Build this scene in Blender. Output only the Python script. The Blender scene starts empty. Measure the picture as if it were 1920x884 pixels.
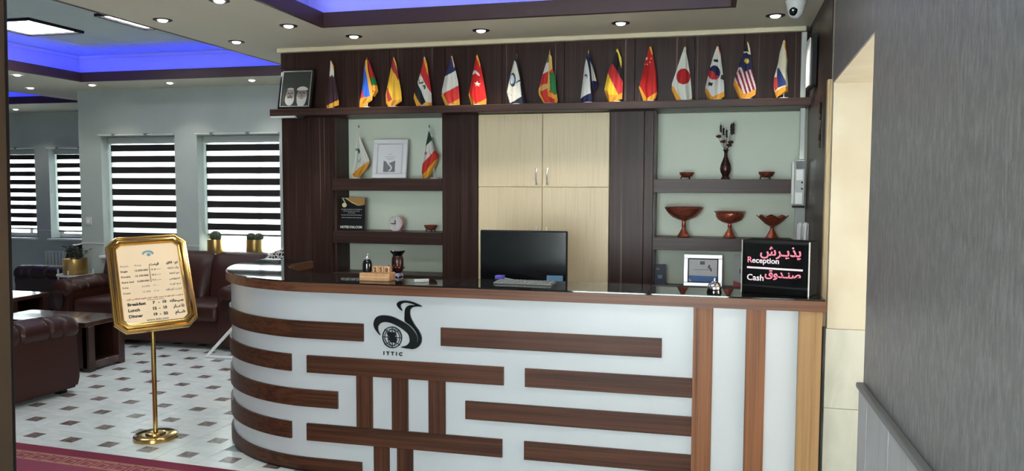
import bpy, bmesh, math, random
from mathutils import Vector, Matrix
random.seed(7)
PI = math.pi
SC = bpy.context.scene
COL = SC.collection

def S(r, g, b):
    f = lambda c: (c/255/12.92) if c <= 10 else ((c/255+.055)/1.055)**2.4
    return (f(r), f(g), f(b), 1)

# ------------------------------------------------------------------ camera, sky, exposure
cam = bpy.data.cameras.new('camera')
cam.sensor_width = 36
cam.lens = 36*1476.2/1920
cam.clip_start = .05
camo = bpy.data.objects.new('camera', cam)
COL.objects.link(camo)
YAW, PITCH, ROLL = .243056, .0644303, -.00297665
fw = Vector((-math.sin(YAW)*math.cos(PITCH), math.cos(YAW)*math.cos(PITCH), -math.sin(PITCH)))
rt = Vector((math.cos(YAW), math.sin(YAW), 0))
dn = fw.cross(rt)
rt, dn = math.cos(ROLL)*rt+math.sin(ROLL)*dn, -math.sin(ROLL)*rt+math.cos(ROLL)*dn
m4 = Matrix((rt, -dn, -fw)).transposed().to_4x4()
m4.translation = Vector((0, 0, 1.6))
camo.matrix_world = m4
SC.camera = camo

w = bpy.data.worlds.new('sky')
SC.world = w
w.use_nodes = True
WN, WL = w.node_tree.nodes, w.node_tree.links
bg = WN['Background']
bg.inputs[0].default_value = (.90, .97, 1.0, 1)
bg.inputs[1].default_value = 18
SC.view_settings.view_transform = 'Standard'
SC.view_settings.look = 'None'
SC.view_settings.gamma = 1
SC.view_settings.exposure = .35

def lamp(name, kind, loc, energy, color=(1, 1, 1), parent=None, size=.1, size_y=None, rot=(0, 0, 0), spot=None, blend=.5):
    l = bpy.data.lights.new(name, kind)
    l.energy = energy
    l.color = color
    if kind == 'AREA':
        l.size = size
        if size_y:
            l.shape = 'RECTANGLE'
            l.size_y = size_y
    else:
        l.shadow_soft_size = size
    if kind == 'SPOT':
        l.spot_size = spot
        l.spot_blend = blend
    o = bpy.data.objects.new(name, l)
    COL.objects.link(o)
    o.location = loc
    o.rotation_euler = rot
    o.parent = parent
    return o

# unseen area light added in the walled-off right passage, standing in for its daylight
lamp('passage_daylight', 'AREA', (2.2, 3.35, 1.2), 78, (1, .95, .87), size=.8, size_y=2.0, rot=(0, PI/2, 0))
# unseen area light added behind the camera, standing in for entrance daylight
lamp('entrance_fill', 'AREA', (-.7, -2.0, 1.45), 84, (.90, .95, 1), size=2.0, size_y=2.2, rot=(PI/2, 0, 0))

# ------------------------------------------------------------------ materials
MATS = {}

def new_mat(name):
    m = bpy.data.materials.new(name)
    m.use_nodes = True
    MATS[name] = m
    return m, m.node_tree.nodes, m.node_tree.links, m.node_tree.nodes['Principled BSDF']

def mat(name, col, rough=.5, metal=0, spec=.5, emit=0, ecol=None, trans=0, coat=0, bump=None, vary=None):
    m, N, L, P = new_mat(name)
    P.inputs['Base Color'].default_value = col
    P.inputs['Roughness'].default_value = rough
    P.inputs['Metallic'].default_value = metal
    P.inputs['Specular IOR Level'].default_value = spec
    P.inputs['Transmission Weight'].default_value = trans
    P.inputs['Coat Weight'].default_value = coat
    if emit:
        P.inputs['Emission Color'].default_value = ecol or col
        P.inputs['Emission Strength'].default_value = emit
    if bump or vary:
        tc = N.new('ShaderNodeTexCoord')
        nz = N.new('ShaderNodeTexNoise')
        sc = (bump or vary)[0]
        nz.inputs['Scale'].default_value = sc
        nz.inputs['Detail'].default_value = 5
        L.new(tc.outputs['Object'], nz.inputs['Vector'])
        if bump:
            bp = N.new('ShaderNodeBump')
            bp.inputs['Strength'].default_value = bump[1]
            bp.inputs['Distance'].default_value = .01
            L.new(nz.outputs['Fac'], bp.inputs['Height'])
            L.new(bp.outputs['Normal'], P.inputs['Normal'])
        if vary:
            rp = N.new('ShaderNodeValToRGB')
            rp.color_ramp.elements[0].position = .35
            rp.color_ramp.elements[1].position = .7
            rp.color_ramp.elements[0].color = col
            rp.color_ramp.elements[1].color = vary[1]
            L.new(nz.outputs['Fac'], rp.inputs['Fac'])
            L.new(rp.outputs['Color'], P.inputs['Base Color'])
    return m

def wood(name, cols, axis, rough=.35, fine=60, long=1.2, coat=0, spec=.5, bump=.05, lines=None):
    """grain that runs along one object axis; cols is a list of (position, colour)"""
    m, N, L, P = new_mat(name)
    tc = N.new('ShaderNodeTexCoord')
    oi = N.new('ShaderNodeObjectInfo')
    ad = N.new('ShaderNodeVectorMath')
    ad.operation = 'ADD'
    ml = N.new('ShaderNodeMath')
    ml.operation = 'MULTIPLY'
    ml.inputs[1].default_value = 37
    L.new(oi.outputs['Random'], ml.inputs[0])
    L.new(tc.outputs['Object'], ad.inputs[0])
    L.new(ml.outputs[0], ad.inputs[1])
    mp = N.new('ShaderNodeMapping')
    s = [fine, fine, fine]
    s['xyz'.index(axis)] = long
    mp.inputs['Scale'].default_value = s
    L.new(ad.outputs[0], mp.inputs['Vector'])
    nz = N.new('ShaderNodeTexNoise')
    nz.inputs['Scale'].default_value = 1
    nz.inputs['Detail'].default_value = 6
    nz.inputs['Roughness'].default_value = .65
    nz.inputs['Distortion'].default_value = .4
    L.new(mp.outputs[0], nz.inputs['Vector'])
    rp = N.new('ShaderNodeValToRGB')
    el = rp.color_ramp.elements
    while len(el) < len(cols):
        el.new(.5)
    for e, (p, c) in zip(el, cols):
        e.position = p
        e.color = c
    L.new(nz.outputs['Fac'], rp.inputs['Fac'])
    out = rp.outputs['Color']
    if lines:
        mp2 = N.new('ShaderNodeMapping')
        s = [lines[1]]*3
        s['xyz'.index(axis)] = .35
        mp2.inputs['Scale'].default_value = s
        L.new(ad.outputs[0], mp2.inputs['Vector'])
        n2 = N.new('ShaderNodeTexNoise')
        n2.inputs['Scale'].default_value = 1
        n2.inputs['Detail'].default_value = 2
        L.new(mp2.outputs[0], n2.inputs['Vector'])
        r2 = N.new('ShaderNodeValToRGB')
        r2.color_ramp.elements[0].position = .66
        r2.color_ramp.elements[0].color = (0, 0, 0, 1)
        r2.color_ramp.elements[1].position = .72
        r2.color_ramp.elements[1].color = (1, 1, 1, 1)
        L.new(n2.outputs['Fac'], r2.inputs['Fac'])
        mx = N.new('ShaderNodeMixRGB')
        mx.inputs['Color2'].default_value = lines[0]
        L.new(r2.outputs['Color'], mx.inputs['Fac'])
        L.new(out, mx.inputs['Color1'])
        out = mx.outputs['Color']
    L.new(out, P.inputs['Base Color'])
    P.inputs['Roughness'].default_value = rough
    P.inputs['Coat Weight'].default_value = coat
    P.inputs['Specular IOR Level'].default_value = spec
    if bump:
        bp = N.new('ShaderNodeBump')
        bp.inputs['Strength'].default_value = bump
        bp.inputs['Distance'].default_value = .004
        L.new(nz.outputs['Fac'], bp.inputs['Height'])
        L.new(bp.outputs['Normal'], P.inputs['Normal'])
    return m

DARK = [(.3, S(40, 27, 24)), (.5, S(52, 36, 32)), (.62, S(64, 46, 40)), (.72, S(45, 31, 28))]
m_wenge = wood('wenge', DARK, 'z', rough=.36, fine=55, long=.8, spec=.14, lines=(S(112, 92, 82), 42))
m_wenge_x = wood('wenge_across', DARK, 'x', rough=.38, fine=50, long=.9, spec=.2)
m_wenge_y = wood('wenge_deep', DARK, 'y', rough=.35, fine=50, long=.9)
WAL = [(.28, S(34, 18, 12)), (.45, S(60, 33, 21)), (.6, S(82, 48, 31)), (.72, S(48, 26, 17))]
WAL_LIT = [(.28, S(76, 45, 28)), (.45, S(106, 67, 42)), (.6, S(130, 85, 55)), (.72, S(88, 53, 33))]  # walnut with the passage light put into its colour
WAL_LIT_BRIGHT = [(.28, S(120, 90, 58)), (.45, S(140, 109, 73)), (.6, S(152, 119, 81)), (.72, S(126, 96, 62))]  # same walnut where that light is strongest, painted brighter still
m_walnut_x = wood('walnut_across', WAL, 'x', rough=.42, fine=60, long=.7, spec=.22, bump=.02)
m_walnut_z = wood('walnut_upright', WAL, 'z', rough=.42, fine=60, long=.7, spec=.22, bump=.02)
m_walnut_edge = wood('walnut_edge', [(.28, S(48, 27, 18)), (.45, S(84, 50, 32)), (.6, S(108, 68, 44)), (.72, S(64, 38, 25))], 'x', rough=.4, fine=60, long=.7, spec=.3, bump=.02)
m_walnut_lit = wood('walnut_lit', WAL_LIT, 'z', rough=.42, fine=60, long=.7, spec=.22, bump=.02)  # lit copy of the walnut for two right uprights
m_walnut_lit_bright = wood('walnut_lit_bright', WAL_LIT_BRIGHT, 'z', rough=.42, fine=40, long=.7, spec=.22, bump=.02)  # brightest lit copy of the walnut, for the last upright
m_birch = wood('birch', [(.3, S(196, 176, 140)), (.5, S(212, 194, 158)), (.7, S(200, 182, 148))], 'z', rough=.45, fine=80, long=1.5, bump=.03)
m_tanwood = wood('tan_wood', [(.3, S(176, 150, 108)), (.5, S(200, 176, 134)), (.7, S(160, 134, 96))], 'z', rough=.5, fine=90, long=1.5)
m_tablewood = wood('table_wood', [(.3, S(60, 36, 28)), (.5, S(78, 50, 40)), (.7, S(56, 34, 28))], 'x', rough=.18, fine=40, long=1.5, coat=.4)
m_tableleg = wood('table_wood_upright', [(.3, S(48, 28, 22)), (.5, S(66, 40, 32)), (.7, S(46, 28, 22))], 'z', rough=.3, fine=40, long=1.5)
m_white = mat('white_lacquer', S(180, 183, 185), .3, coat=.1)
m_greywall = mat('grey_green_paint', S(172, 180, 174), .7, vary=(3, S(166, 174, 170)))
m_greylow = mat('grey_green_dado', S(160, 170, 168), .6)
m_niche = mat('niche_paint', S(212, 220, 202), .55)
m_soffit = mat('warm_white_paint', S(216, 212, 192), .75)
m_ceil_tile = mat('ceiling_tile', S(200, 214, 206), .8)
m_grid = mat('ceiling_grid', S(150, 154, 150), .6)
m_fascia = mat('dark_fascia', S(62, 40, 40), .45)
m_cove = mat('cove_paint', S(188, 190, 200), .7)
m_led = mat('blue_led', (.1, .1, 1, 1), .5, emit=26, ecol=(.012, .02, 1, 1))
m_led2 = mat('violet_led', (.1, .1, 1, 1), .5, emit=18, ecol=(.10, .10, 1, 1))
m_bulb = mat('bulb', (1, 1, 1, 1), .4, emit=10, ecol=(1, .96, .9, 1))
m_tube = mat('tube_light', (1, 1, 1, 1), .4, emit=13, ecol=(1, 1, .95, 1))
m_cream = mat('cream_trim', S(214, 202, 172), .5)
m_black = mat('black_plastic', S(18, 18, 20), .5, spec=.2)
m_blackgloss = mat('black_gloss', S(10, 11, 13), .12, coat=.3)
m_screen = mat('monitor_screen', S(12, 15, 18), .16, spec=.5)
m_chrome = mat('chrome', S(225, 225, 228), .08, metal=1)
m_brass = mat('polished_brass', S(200, 164, 98), .18, metal=1)
m_gold = mat('gold_pot', S(205, 168, 104), .32, metal=.9, bump=(40, .08))
m_copper = mat('copper', S(186, 104, 80), .3, metal=.7, bump=(90, .35), vary=(110, S(140, 70, 52)))
m_bronze = mat('dark_bronze', S(62, 40, 36), .3, metal=.6)
m_leather = mat('brown_leather', S(54, 27, 21), .4, spec=.32, bump=(60, .12))
m_leather2 = mat('dark_leather', S(38, 20, 18), .36, spec=.5, bump=(60, .12))
m_greyplastic = mat('grey_plastic', S(170, 174, 170), .5)
m_paleplastic = mat('pale_plastic', S(200, 204, 198), .45)
m_whiteplastic = mat('white_plastic', S(225, 228, 226), .4)
m_paper = mat('cream_paper', S(234, 208, 172), .6)
m_whitepaper = mat('white_paper', S(222, 222, 224), .5)
m_ink = mat('black_ink', S(50, 44, 40), .6)
m_greyink = mat('grey_ink', S(120, 112, 100), .6)
m_redink = mat('red_ink', S(150, 60, 50), .6)
m_blueink = mat('blue_print', S(70, 120, 185), .5)
m_tealink = mat('teal_print', S(110, 150, 160), .6)
m_pink = mat('pink_letter', S(226, 120, 140), .5, emit=.25, ecol=S(226, 110, 135))
m_palepink = mat('pale_letter', S(225, 205, 210), .5, emit=.2, ecol=S(225, 205, 210))
m_case = mat('matt_black_case', S(14, 14, 15), .9, spec=.06)
m_silver = mat('silver_frame', S(205, 205, 208), .3, metal=.6)
m_grout = mat('floor_grout', S(150, 158, 160), .6)
m_carpet = mat('red_carpet', S(136, 60, 82), .95, bump=(300, .4))
m_carpet2 = mat('red_carpet_border', S(124, 34, 62), .95, bump=(300, .4))
m_key = mat('gold_yarn', S(176, 130, 104), .95)
m_leaf = mat('leaf', S(50, 66, 48), .5)
m_cactus = mat('cactus', S(66, 78, 62), .6)
m_lightwood = mat('pale_wood', S(196, 150, 104), .5, vary=(30, S(170, 124, 84)))
m_darkband = mat('blind_dark_band', S(26, 20, 20), .8)
m_red = mat('rose_plastic', S(196, 120, 110), .5)
m_navy = mat('navy_card', S(28, 34, 66), .45)
m_postal = mat('dark_aluminium', S(34, 28, 25), .5, spec=.2)
m_postgold = mat('bronze_aluminium', S(78, 60, 42), .4, metal=.3)
m_jamb = mat('cream_plaster', S(188, 182, 162), .6, vary=(5, S(180, 170, 148)))

def glass_mat():
    m, N, L, P = new_mat('glass')
    P.inputs['Base Color'].default_value = (.9, .97, .95, 1)
    P.inputs['Roughness'].default_value = .01
    P.inputs['Transmission Weight'].default_value = 1
    P.inputs['IOR'].default_value = 1.5
    return m
m_glass = glass_mat()

def sheer_mat():
    m, N, L, P = new_mat('sheer_fabric')
    out = N['Material Output']
    tr = N.new('ShaderNodeBsdfTranslucent')
    tr.inputs['Color'].default_value = (1, 1, 1, 1)
    df = N.new('ShaderNodeBsdfDiffuse')
    df.inputs['Color'].default_value = (.85, .85, .85, 1)
    tp = N.new('ShaderNodeBsdfTransparent')
    a = N.new('ShaderNodeMixShader')
    a.inputs[0].default_value = .25
    L.new(tr.outputs[0], a.inputs[1])
    L.new(df.outputs[0], a.inputs[2])
    b = N.new('ShaderNodeMixShader')
    b.inputs[0].default_value = .35
    L.new(a.outputs[0], b.inputs[1])
    L.new(tp.outputs[0], b.inputs[2])
    L.new(b.outputs[0], out.inputs['Surface'])
    return m
m_sheer = sheer_mat()

def marble(name, c1, c2, scale, rough=.2, streak=None):
    m, N, L, P = new_mat(name)
    tc = N.new('ShaderNodeTexCoord')
    oi = N.new('ShaderNodeObjectInfo')
    ad = N.new('ShaderNodeVectorMath')
    ad.operation = 'ADD'
    ml = N.new('ShaderNodeMath')
    ml.operation = 'MULTIPLY'
    ml.inputs[1].default_value = 23
    L.new(oi.outputs['Random'], ml.inputs[0])
    L.new(tc.outputs['Object'], ad.inputs[0])
    L.new(ml.outputs[0], ad.inputs[1])
    mp = N.new('ShaderNodeMapping')
    mp.inputs['Scale'].default_value = streak or (1, 1, 1)
    mp.inputs['Rotation'].default_value = (.3, .4, .6)
    L.new(ad.outputs[0], mp.inputs['Vector'])
    nz = N.new('ShaderNodeTexNoise')
    nz.inputs['Scale'].default_value = scale
    nz.inputs['Detail'].default_value = 8
    nz.inputs['Distortion'].default_value = 1.5
    L.new(mp.outputs[0], nz.inputs['Vector'])
    rp = N.new('ShaderNodeValToRGB')
    rp.color_ramp.elements[0].position = .38
    rp.color_ramp.elements[0].color = c2
    rp.color_ramp.elements[1].position = .62
    rp.color_ramp.elements[1].color = c1
    L.new(nz.outputs['Fac'], rp.inputs['Fac'])
    L.new(rp.outputs['Color'], P.inputs['Base Color'])
    P.inputs['Roughness'].default_value = rough
    return m
m_tile = marble('white_tile', S(238, 243, 240), S(220, 231, 228), 3.2, .2, (1, 3, 1))
m_inset = marble('brown_inset', S(140, 128, 122), S(100, 88, 84), 18, .25)
m_marble = marble('pale_marble', S(186, 187, 176), S(172, 174, 162), 2.2, .25, (3, 3, 1))
m_dado = wood('grey_dado_board', [(.3, S(146, 150, 150)), (.5, S(166, 168, 168)), (.7, S(150, 152, 152))], 'z', rough=.4, fine=30, long=2)
m_greywood = wood('grey_brushed_board', [(.3, S(90, 90, 90)), (.5, S(112, 112, 111)), (.64, S(134, 134, 132)), (.75, S(92, 92, 92))], 'z', rough=.36, fine=75, long=17, bump=.6, spec=.5)
m_rail = mat('grey_rail', S(112, 112, 110), .5)

def leopard():
    m, N, L, P = new_mat('spotted_fabric')
    tc = N.new('ShaderNodeTexCoord')
    v = N.new('ShaderNodeTexVoronoi')
    v.feature = 'DISTANCE_TO_EDGE'
    v.inputs['Scale'].default_value = 34
    L.new(tc.outputs['Object'], v.inputs['Vector'])
    rp = N.new('ShaderNodeValToRGB')
    rp.color_ramp.interpolation = 'CONSTANT'
    rp.color_ramp.elements[0].color = S(205, 205, 200)
    rp.color_ramp.elements[1].color = S(28, 26, 28)
    rp.color_ramp.elements[1].position = .13
    L.new(v.outputs['Distance'], rp.inputs['Fac'])
    L.new(rp.outputs['Color'], P.inputs['Base Color'])
    P.inputs['Roughness'].default_value = .8
    return m
m_leopard = leopard()

_cm = {}
def cmat(rgb, rough=.75):
    if rgb not in _cm:
        _cm[rgb] = mat('dyed_cloth_%d' % len(_cm), S(*rgb), rough)
    return _cm[rgb]

# ------------------------------------------------------------------ mesh helpers
class MB:
    def __init__(s):
        s.bm = bmesh.new()
        s.mats = []

    def mi(s, m):
        if m is None:
            return 0
        if m not in s.mats:
            s.mats.append(m)
        return s.mats.index(m)

    def merge(s, other, M=None, m=None):
        me = bpy.data.meshes.new('tmp')
        other.to_mesh(me)
        other.free()
        n0 = len(s.bm.verts)
        f0 = len(s.bm.faces)
        s.bm.from_mesh(me)
        bpy.data.meshes.remove(me)
        s.bm.verts.ensure_lookup_table()
        s.bm.faces.ensure_lookup_table()
        if M is not None:
            bmesh.ops.transform(s.bm, matrix=M, verts=s.bm.verts[n0:])
        k = s.mi(m)
        for f in s.bm.faces[f0:]:
            f.material_index = k
        return s

    def box(s, x0, x1, y0, y1, z0, z1, bev=0, seg=2, M=None, m=None):
        b = bmesh.new()
        bmesh.ops.create_cube(b, size=1)
        for v in b.verts:
            v.co = Vector(((x0+x1)/2+v.co.x*(x1-x0), (y0+y1)/2+v.co.y*(y1-y0), (z0+z1)/2+v.co.z*(z1-z0)))
        if bev:
            bmesh.ops.bevel(b, geom=b.edges[:], offset=bev, segments=seg, profile=.5, affect='EDGES')
        return s.merge(b, M, m)

    def prism(s, pts, a, b, axis='z', M=None, m=None, bev=0):
        """polygon extruded along an axis between a and b"""
        B = bmesh.new()
        def P(p, t):
            return {'z': (p[0], p[1], t), 'y': (p[0], t, p[1]), 'x': (t, p[0], p[1])}[axis]
        lo = [B.verts.new(P(p, a)) for p in pts]
        hi = [B.verts.new(P(p, b)) for p in pts]
        n = len(pts)
        B.faces.new(lo)
        B.faces.new(hi[::-1])
        for i in range(n):
            B.faces.new((lo[i], hi[i], hi[(i+1) % n], lo[(i+1) % n]))
        bmesh.ops.recalc_face_normals(B, faces=B.faces[:])
        if bev:
            bmesh.ops.bevel(B, geom=B.edges[:], offset=bev, segments=2, affect='EDGES')
        return s.merge(B, M, m)

    def lathe(s, prof, n=24, c=(0, 0, 0), M=None, m=None, rib=None, sx=1, sy=1):
        B = bmesh.new()
        loop = prof[0] == prof[-1]
        rings = []
        for r, z in prof:
            if r < 1e-5:
                rings.append([B.verts.new((c[0], c[1], c[2]+z))])
            else:
                R = []
                for i in range(n):
                    a = 2*PI*i/n
                    q = r*(1+(rib[1]*math.cos(rib[0]*a) if rib else 0))
                    R.append(B.verts.new((c[0]+q*sx*math.cos(a), c[1]+q*sy*math.sin(a), c[2]+z)))
                rings.append(R)
        for A, Bb in zip(rings, rings[1:]):
            for i in range(n):
                j = (i+1) % n
                if len(A) == 1 and len(Bb) == 1:
                    continue
                if len(A) == 1:
                    B.faces.new((A[0], Bb[j], Bb[i]))
                elif len(Bb) == 1:
                    B.faces.new((A[i], A[j], Bb[0]))
                else:
                    B.faces.new((A[i], A[j], Bb[j], Bb[i]))
        for R, fl in ((rings[0], 1), (rings[-1], 0)):
            if len(R) > 1 and not loop:
                B.faces.new(R[::-1] if fl else R)
        return s.merge(B, M, m)

    def tube(s, pts, r, n=10, M=None, m=None):
        B = bmesh.new()
        pts = [Vector(p) for p in pts]
        rs = r if isinstance(r, (list, tuple)) else [r]*len(pts)
        rings = []
        up = None
        for i, p in enumerate(pts):
            t = (pts[min(i+1, len(pts)-1)]-pts[max(i-1, 0)]).normalized()
            if up is None:
                up = Vector((0, 0, 1)) if abs(t.z) < .9 else Vector((0, 1, 0))
            a = t.cross(up).normalized()
            b = a.cross(t).normalized()
            up = b
            rings.append([B.verts.new(p+rs[i]*(math.cos(2*PI*k/n)*a+math.sin(2*PI*k/n)*b)) for k in range(n)])
        for A, Bb in zip(rings, rings[1:]):
            for k in range(n):
                B.faces.new((A[k], A[(k+1) % n], Bb[(k+1) % n], Bb[k]))
        B.faces.new(rings[0][::-1])
        B.faces.new(rings[-1])
        bmesh.ops.recalc_face_normals(B, faces=B.faces[:])
        return s.merge(B, M, m)

    def sweep(s, secs, closed_ends=True, M=None, m=None):
        """secs: list of closed cross-sections (lists of points) joined in order"""
        B = bmesh.new()
        rings = [[B.verts.new(p) for p in sec] for sec in secs]
        n = len(secs[0])
        for A, Bb in zip(rings, rings[1:]):
            for k in range(n):
                B.faces.new((A[k], A[(k+1) % n], Bb[(k+1) % n], Bb[k]))
        if closed_ends:
            B.faces.new(rings[0][::-1])
            B.faces.new(rings[-1])
        bmesh.ops.recalc_face_normals(B, faces=B.faces[:])
        return s.merge(B, M, m)

    def ball(s, c, r, sx=1, sy=1, sz=1, u=16, v=10, M=None, m=None):
        B = bmesh.new()
        bmesh.ops.create_uvsphere(B, u_segments=u, v_segments=v, radius=r)
        for q in B.verts:
            q.co = Vector((c[0]+q.co.x*sx, c[1]+q.co.y*sy, c[2]+q.co.z*sz))
        return s.merge(B, M, m)

    def text(s, body, size, M, align='LEFT', weight=0, m=None, depth=.0008):
        cu = bpy.data.curves.new('tmp_text', 'FONT')
        cu.body = body
        cu.size = size
        cu.align_x = align
        cu.offset = weight
        cu.extrude = depth
        cu.resolution_u = 3
        o = bpy.data.objects.new('tmp_text', cu)
        COL.objects.link(o)
        dg = bpy.context.evaluated_depsgraph_get()
        me = bpy.data.meshes.new_from_object(o.evaluated_get(dg))
        b = bmesh.new()
        b.from_mesh(me)
        bpy.data.objects.remove(o)
        bpy.data.curves.remove(cu)
        bpy.data.meshes.remove(me)
        return s.merge(b, M, m)

def obj(name, mb, m=None, parent=None, smooth=False, label=None):
    me = bpy.data.meshes.new(name)
    mb.bm.to_mesh(me)
    mb.bm.free()
    if mb.mats:
        for q in mb.mats:
            me.materials.append(q)
    elif m:
        me.materials.append(m)
    if smooth:
        me.shade_smooth()
        try:
            me.set_sharp_from_angle(angle=math.radians(38))
        except Exception:
            pass
    o = bpy.data.objects.new(name, me)
    COL.objects.link(o)
    o.parent = parent
    if label:
        o['label'] = label
    return o

def thing(name, label, cat, loc=(0, 0, 0), rz=0, group=None):
    o = bpy.data.objects.new(name, None)
    COL.objects.link(o)
    o.empty_display_size = .05
    o.location = loc
    o.rotation_euler = (0, 0, rz)
    return tag(o, label, cat, group)

def tag(o, label, cat, group=None):
    o['label'] = label
    o['category'] = cat
    if group:
        o['group'] = group
    return o

def struct(name, mb=None, m=None, parent=None, label=None, cat=None, smooth=False):
    if mb is None:
        o = bpy.data.objects.new(name, None)
        COL.objects.link(o)
    else:
        o = obj(name, mb, m, parent, smooth)
    o['kind'] = 'structure'
    if label:
        o['label'] = label
    if cat:
        o['category'] = cat
    return o

def box(*a, **k):
    return MB().box(*a, **k)

def dup(o, parent=None):
    c = o.copy()
    COL.objects.link(c)
    c.parent = parent
    for ch in list(o.children):
        dup(ch, c)
    return c

def share(o, loc, parent):
    """another piece of the same mesh"""
    c = o.copy()
    COL.objects.link(c)
    c.parent = parent
    c.location = loc
    return c

def face_mat(o, n, u):
    """matrix that lays text (x right, y up) on a plane through o with normal n and up u"""
    n = Vector(n).normalized()
    u = Vector(u).normalized()
    r = u.cross(n).normalized()
    u = n.cross(r)
    M = Matrix((r, u, n)).transposed().to_4x4()
    M.translation = Vector(o)
    return M

_F = {'ا': 'ﺍﺎ', 'ب': 'ﺏﺐﺑﺒ', 'پ': 'ﭖﭗﭘﭙ', 'ت': 'ﺕﺖﺗﺘ', 'ج': 'ﺝﺞﺟﺠ', 'ح': 'ﺡﺢﺣﺤ', 'خ': 'ﺥﺦﺧﺨ', 'د': 'ﺩﺪ', 'ذ': 'ﺫﺬ', 'ر': 'ﺭﺮ',
      'ز': 'ﺯﺰ', 'س': 'ﺱﺲﺳﺴ', 'ش': 'ﺵﺶﺷﺸ', 'ص': 'ﺹﺺﺻﺼ', 'ض': 'ﺽﺾﺿﻀ', 'ع': 'ﻉﻊﻋﻌ', 'ف': 'ﻑﻒﻓﻔ', 'ق': 'ﻕﻖﻗﻘ', 'ک': 'ﮎﮏﮐﮑ', 'گ': 'ﮒﮓﮔﮕ',
      'ل': 'ﻝﻞﻟﻠ', 'م': 'ﻡﻢﻣﻤ', 'ن': 'ﻥﻦﻧﻨ', 'و': 'ﻭﻮ', 'ه': 'ﻩﻪﻫﻬ', 'ی': 'ﯼﯽﯾﯿ', 'ـ': 'ــــ'}
def fa(word):
    """joined letter forms in right-to-left order"""
    out, prev = [], False
    for i, c in enumerate(word):
        if c not in _F:
            out.append(c)
            prev = False
            continue
        f = _F[c]
        dual = len(f) == 4
        nxt = dual and i+1 < len(word) and word[i+1] in _F
        out.append(f[3 if prev and nxt else 1 if prev else 2 if nxt else 0])
        prev = nxt
    return ''.join(reversed(out))
# ------------------------------------------------------------------ the room
ZS, ZC = 2.63, 2.93          # soffit and raised ceiling
YB, YN = 5.5, 5.74           # panelled front and niche back of the reception wall

struct('floor', box(-12, 2.6, -3, 10, -.12, -.006), m_grout, label='floor of pale marble tiles with small brown square insets')
FL = SC.objects['floor']
tile = None
inset = None
RT = math.radians(-3.6)
for j in range(-3, 12):
    for i in range(-14, 9):
        lx, ly = i*.294, j*.268
        x = -3.85+lx*math.cos(RT)-ly*math.sin(RT)
        y = 4.024+.0+lx*math.sin(RT)+ly*math.cos(RT)-.268
        if y < 3.2 or y > 7.3 or x < -7.9 or x > -2.1 or (x > -2.7 and y > 4.2):
            continue
        if tile is None:
            tile = obj('tile', box(-.1455, .1455, -.1325, .1325, -.006, 0, bev=.0015, seg=1), m_tile, FL)
            inset = obj('inset_tile', box(-.05, .05, -.043, .043, -.002, .0008), m_inset, FL)
            a, b = tile, inset
        else:
            a, b = share(tile, (0, 0, 0), FL), share(inset, (0, 0, 0), FL)
        a.location = (x, y, 0)
        b.location = (x, y, 0)
        a.rotation_euler = b.rotation_euler = (0, 0, RT)

# ceiling: a soffit with three raised, lit bays
BAYS = [(-2.49, .14, 1.3, 4.81), (-6.21, -3.572, 2.4, 6.80), (-10.6, -7.6, 4.5, 8.48)]
xs = sorted({-12, -5, .8, *[v for b in BAYS for v in b[:2]]})
ys = sorted({-2.3, 1.0, 9.8, *[v for b in BAYS for v in b[2:]]})
sof = MB()
for xa, xb in zip(xs, xs[1:]):
    for ya, yb in zip(ys, ys[1:]):
        cx, cy = (xa+xb)/2, (ya+yb)/2
        if not any(b[0] < cx < b[1] and b[2] < cy < b[3] for b in BAYS) and (cy > 1 or cx > -5):
            sof.box(xa, xb, ya, yb, ZS, ZS+.03)
CE = struct('ceiling', sof, m_soffit, label='warm white plaster ceiling with raised blue-lit bays')
G = .2
for k, (xa, xb, ya, yb) in enumerate(BAYS):
    cw = MB()
    for q in ((xa-G-.03, xa-G, ya-G, yb+G), (xb+G, xb+G+.03, ya-G, yb+G), (xa-G, xb+G, ya-G-.03, ya-G), (xa-G, xb+G, yb+G, yb+G+.03)):
        cw.box(*q, ZS+.03, ZC+.02)
    for q in ((xa-G, xa-G+.035, ya-G, yb+G), (xb+G-.035, xb+G, ya-G, yb+G), (xa-G, xb+G, ya-G, ya-G+.035), (xa-G, xb+G, yb+G-.035, yb+G)):
        cw.box(*q, ZC-.035, ZC, bev=.008)
    obj('cove_wall', cw, m_cove, CE)
    if k != 1:
        obj('bay_ceiling', box(xa-G, xb+G, ya-G, yb+G, ZC, ZC+.03), m_cove, CE)
    tr = struct('trim_%d' % (k+1), label=['dark fascia around the blue bay above the counter', 'dark fascia around the blue bay over the lounge', 'dark fascia around the farthest blue bay'][k])
    for q in ((xa, xa+.03, ya+.03, yb-.03), (xb-.03, xb, ya+.03, yb-.03), (xa, xb, ya, ya+.03), (xa, xb, yb-.03, yb)):
        obj('fascia_board', box(*q, ZS-.0015, ZS+.092, bev=.002, seg=1), m_fascia, tr)
    ls = thing('led_strip', ['blue light strip hidden in the bay above the reception counter', 'blue light strip hidden in the bay over the lounge sofas', 'blue light strip hidden in the farthest ceiling bay'][k], 'light strip', ((xa+xb)/2, (ya+yb)/2, ZS+.032))
    hx, hy = (xb-xa)/2, (yb-ya)/2
    for q in ((-hx-.1, -hx-.085, -hy-.1, hy+.1), (hx+.085, hx+.1, -hy-.1, hy+.1), (-hx-.08, hx+.08, hy+.085, hy+.1)):
        obj('led_tape', box(*q, 0, .01), m_led2 if k == 0 else m_led, ls)
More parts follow.
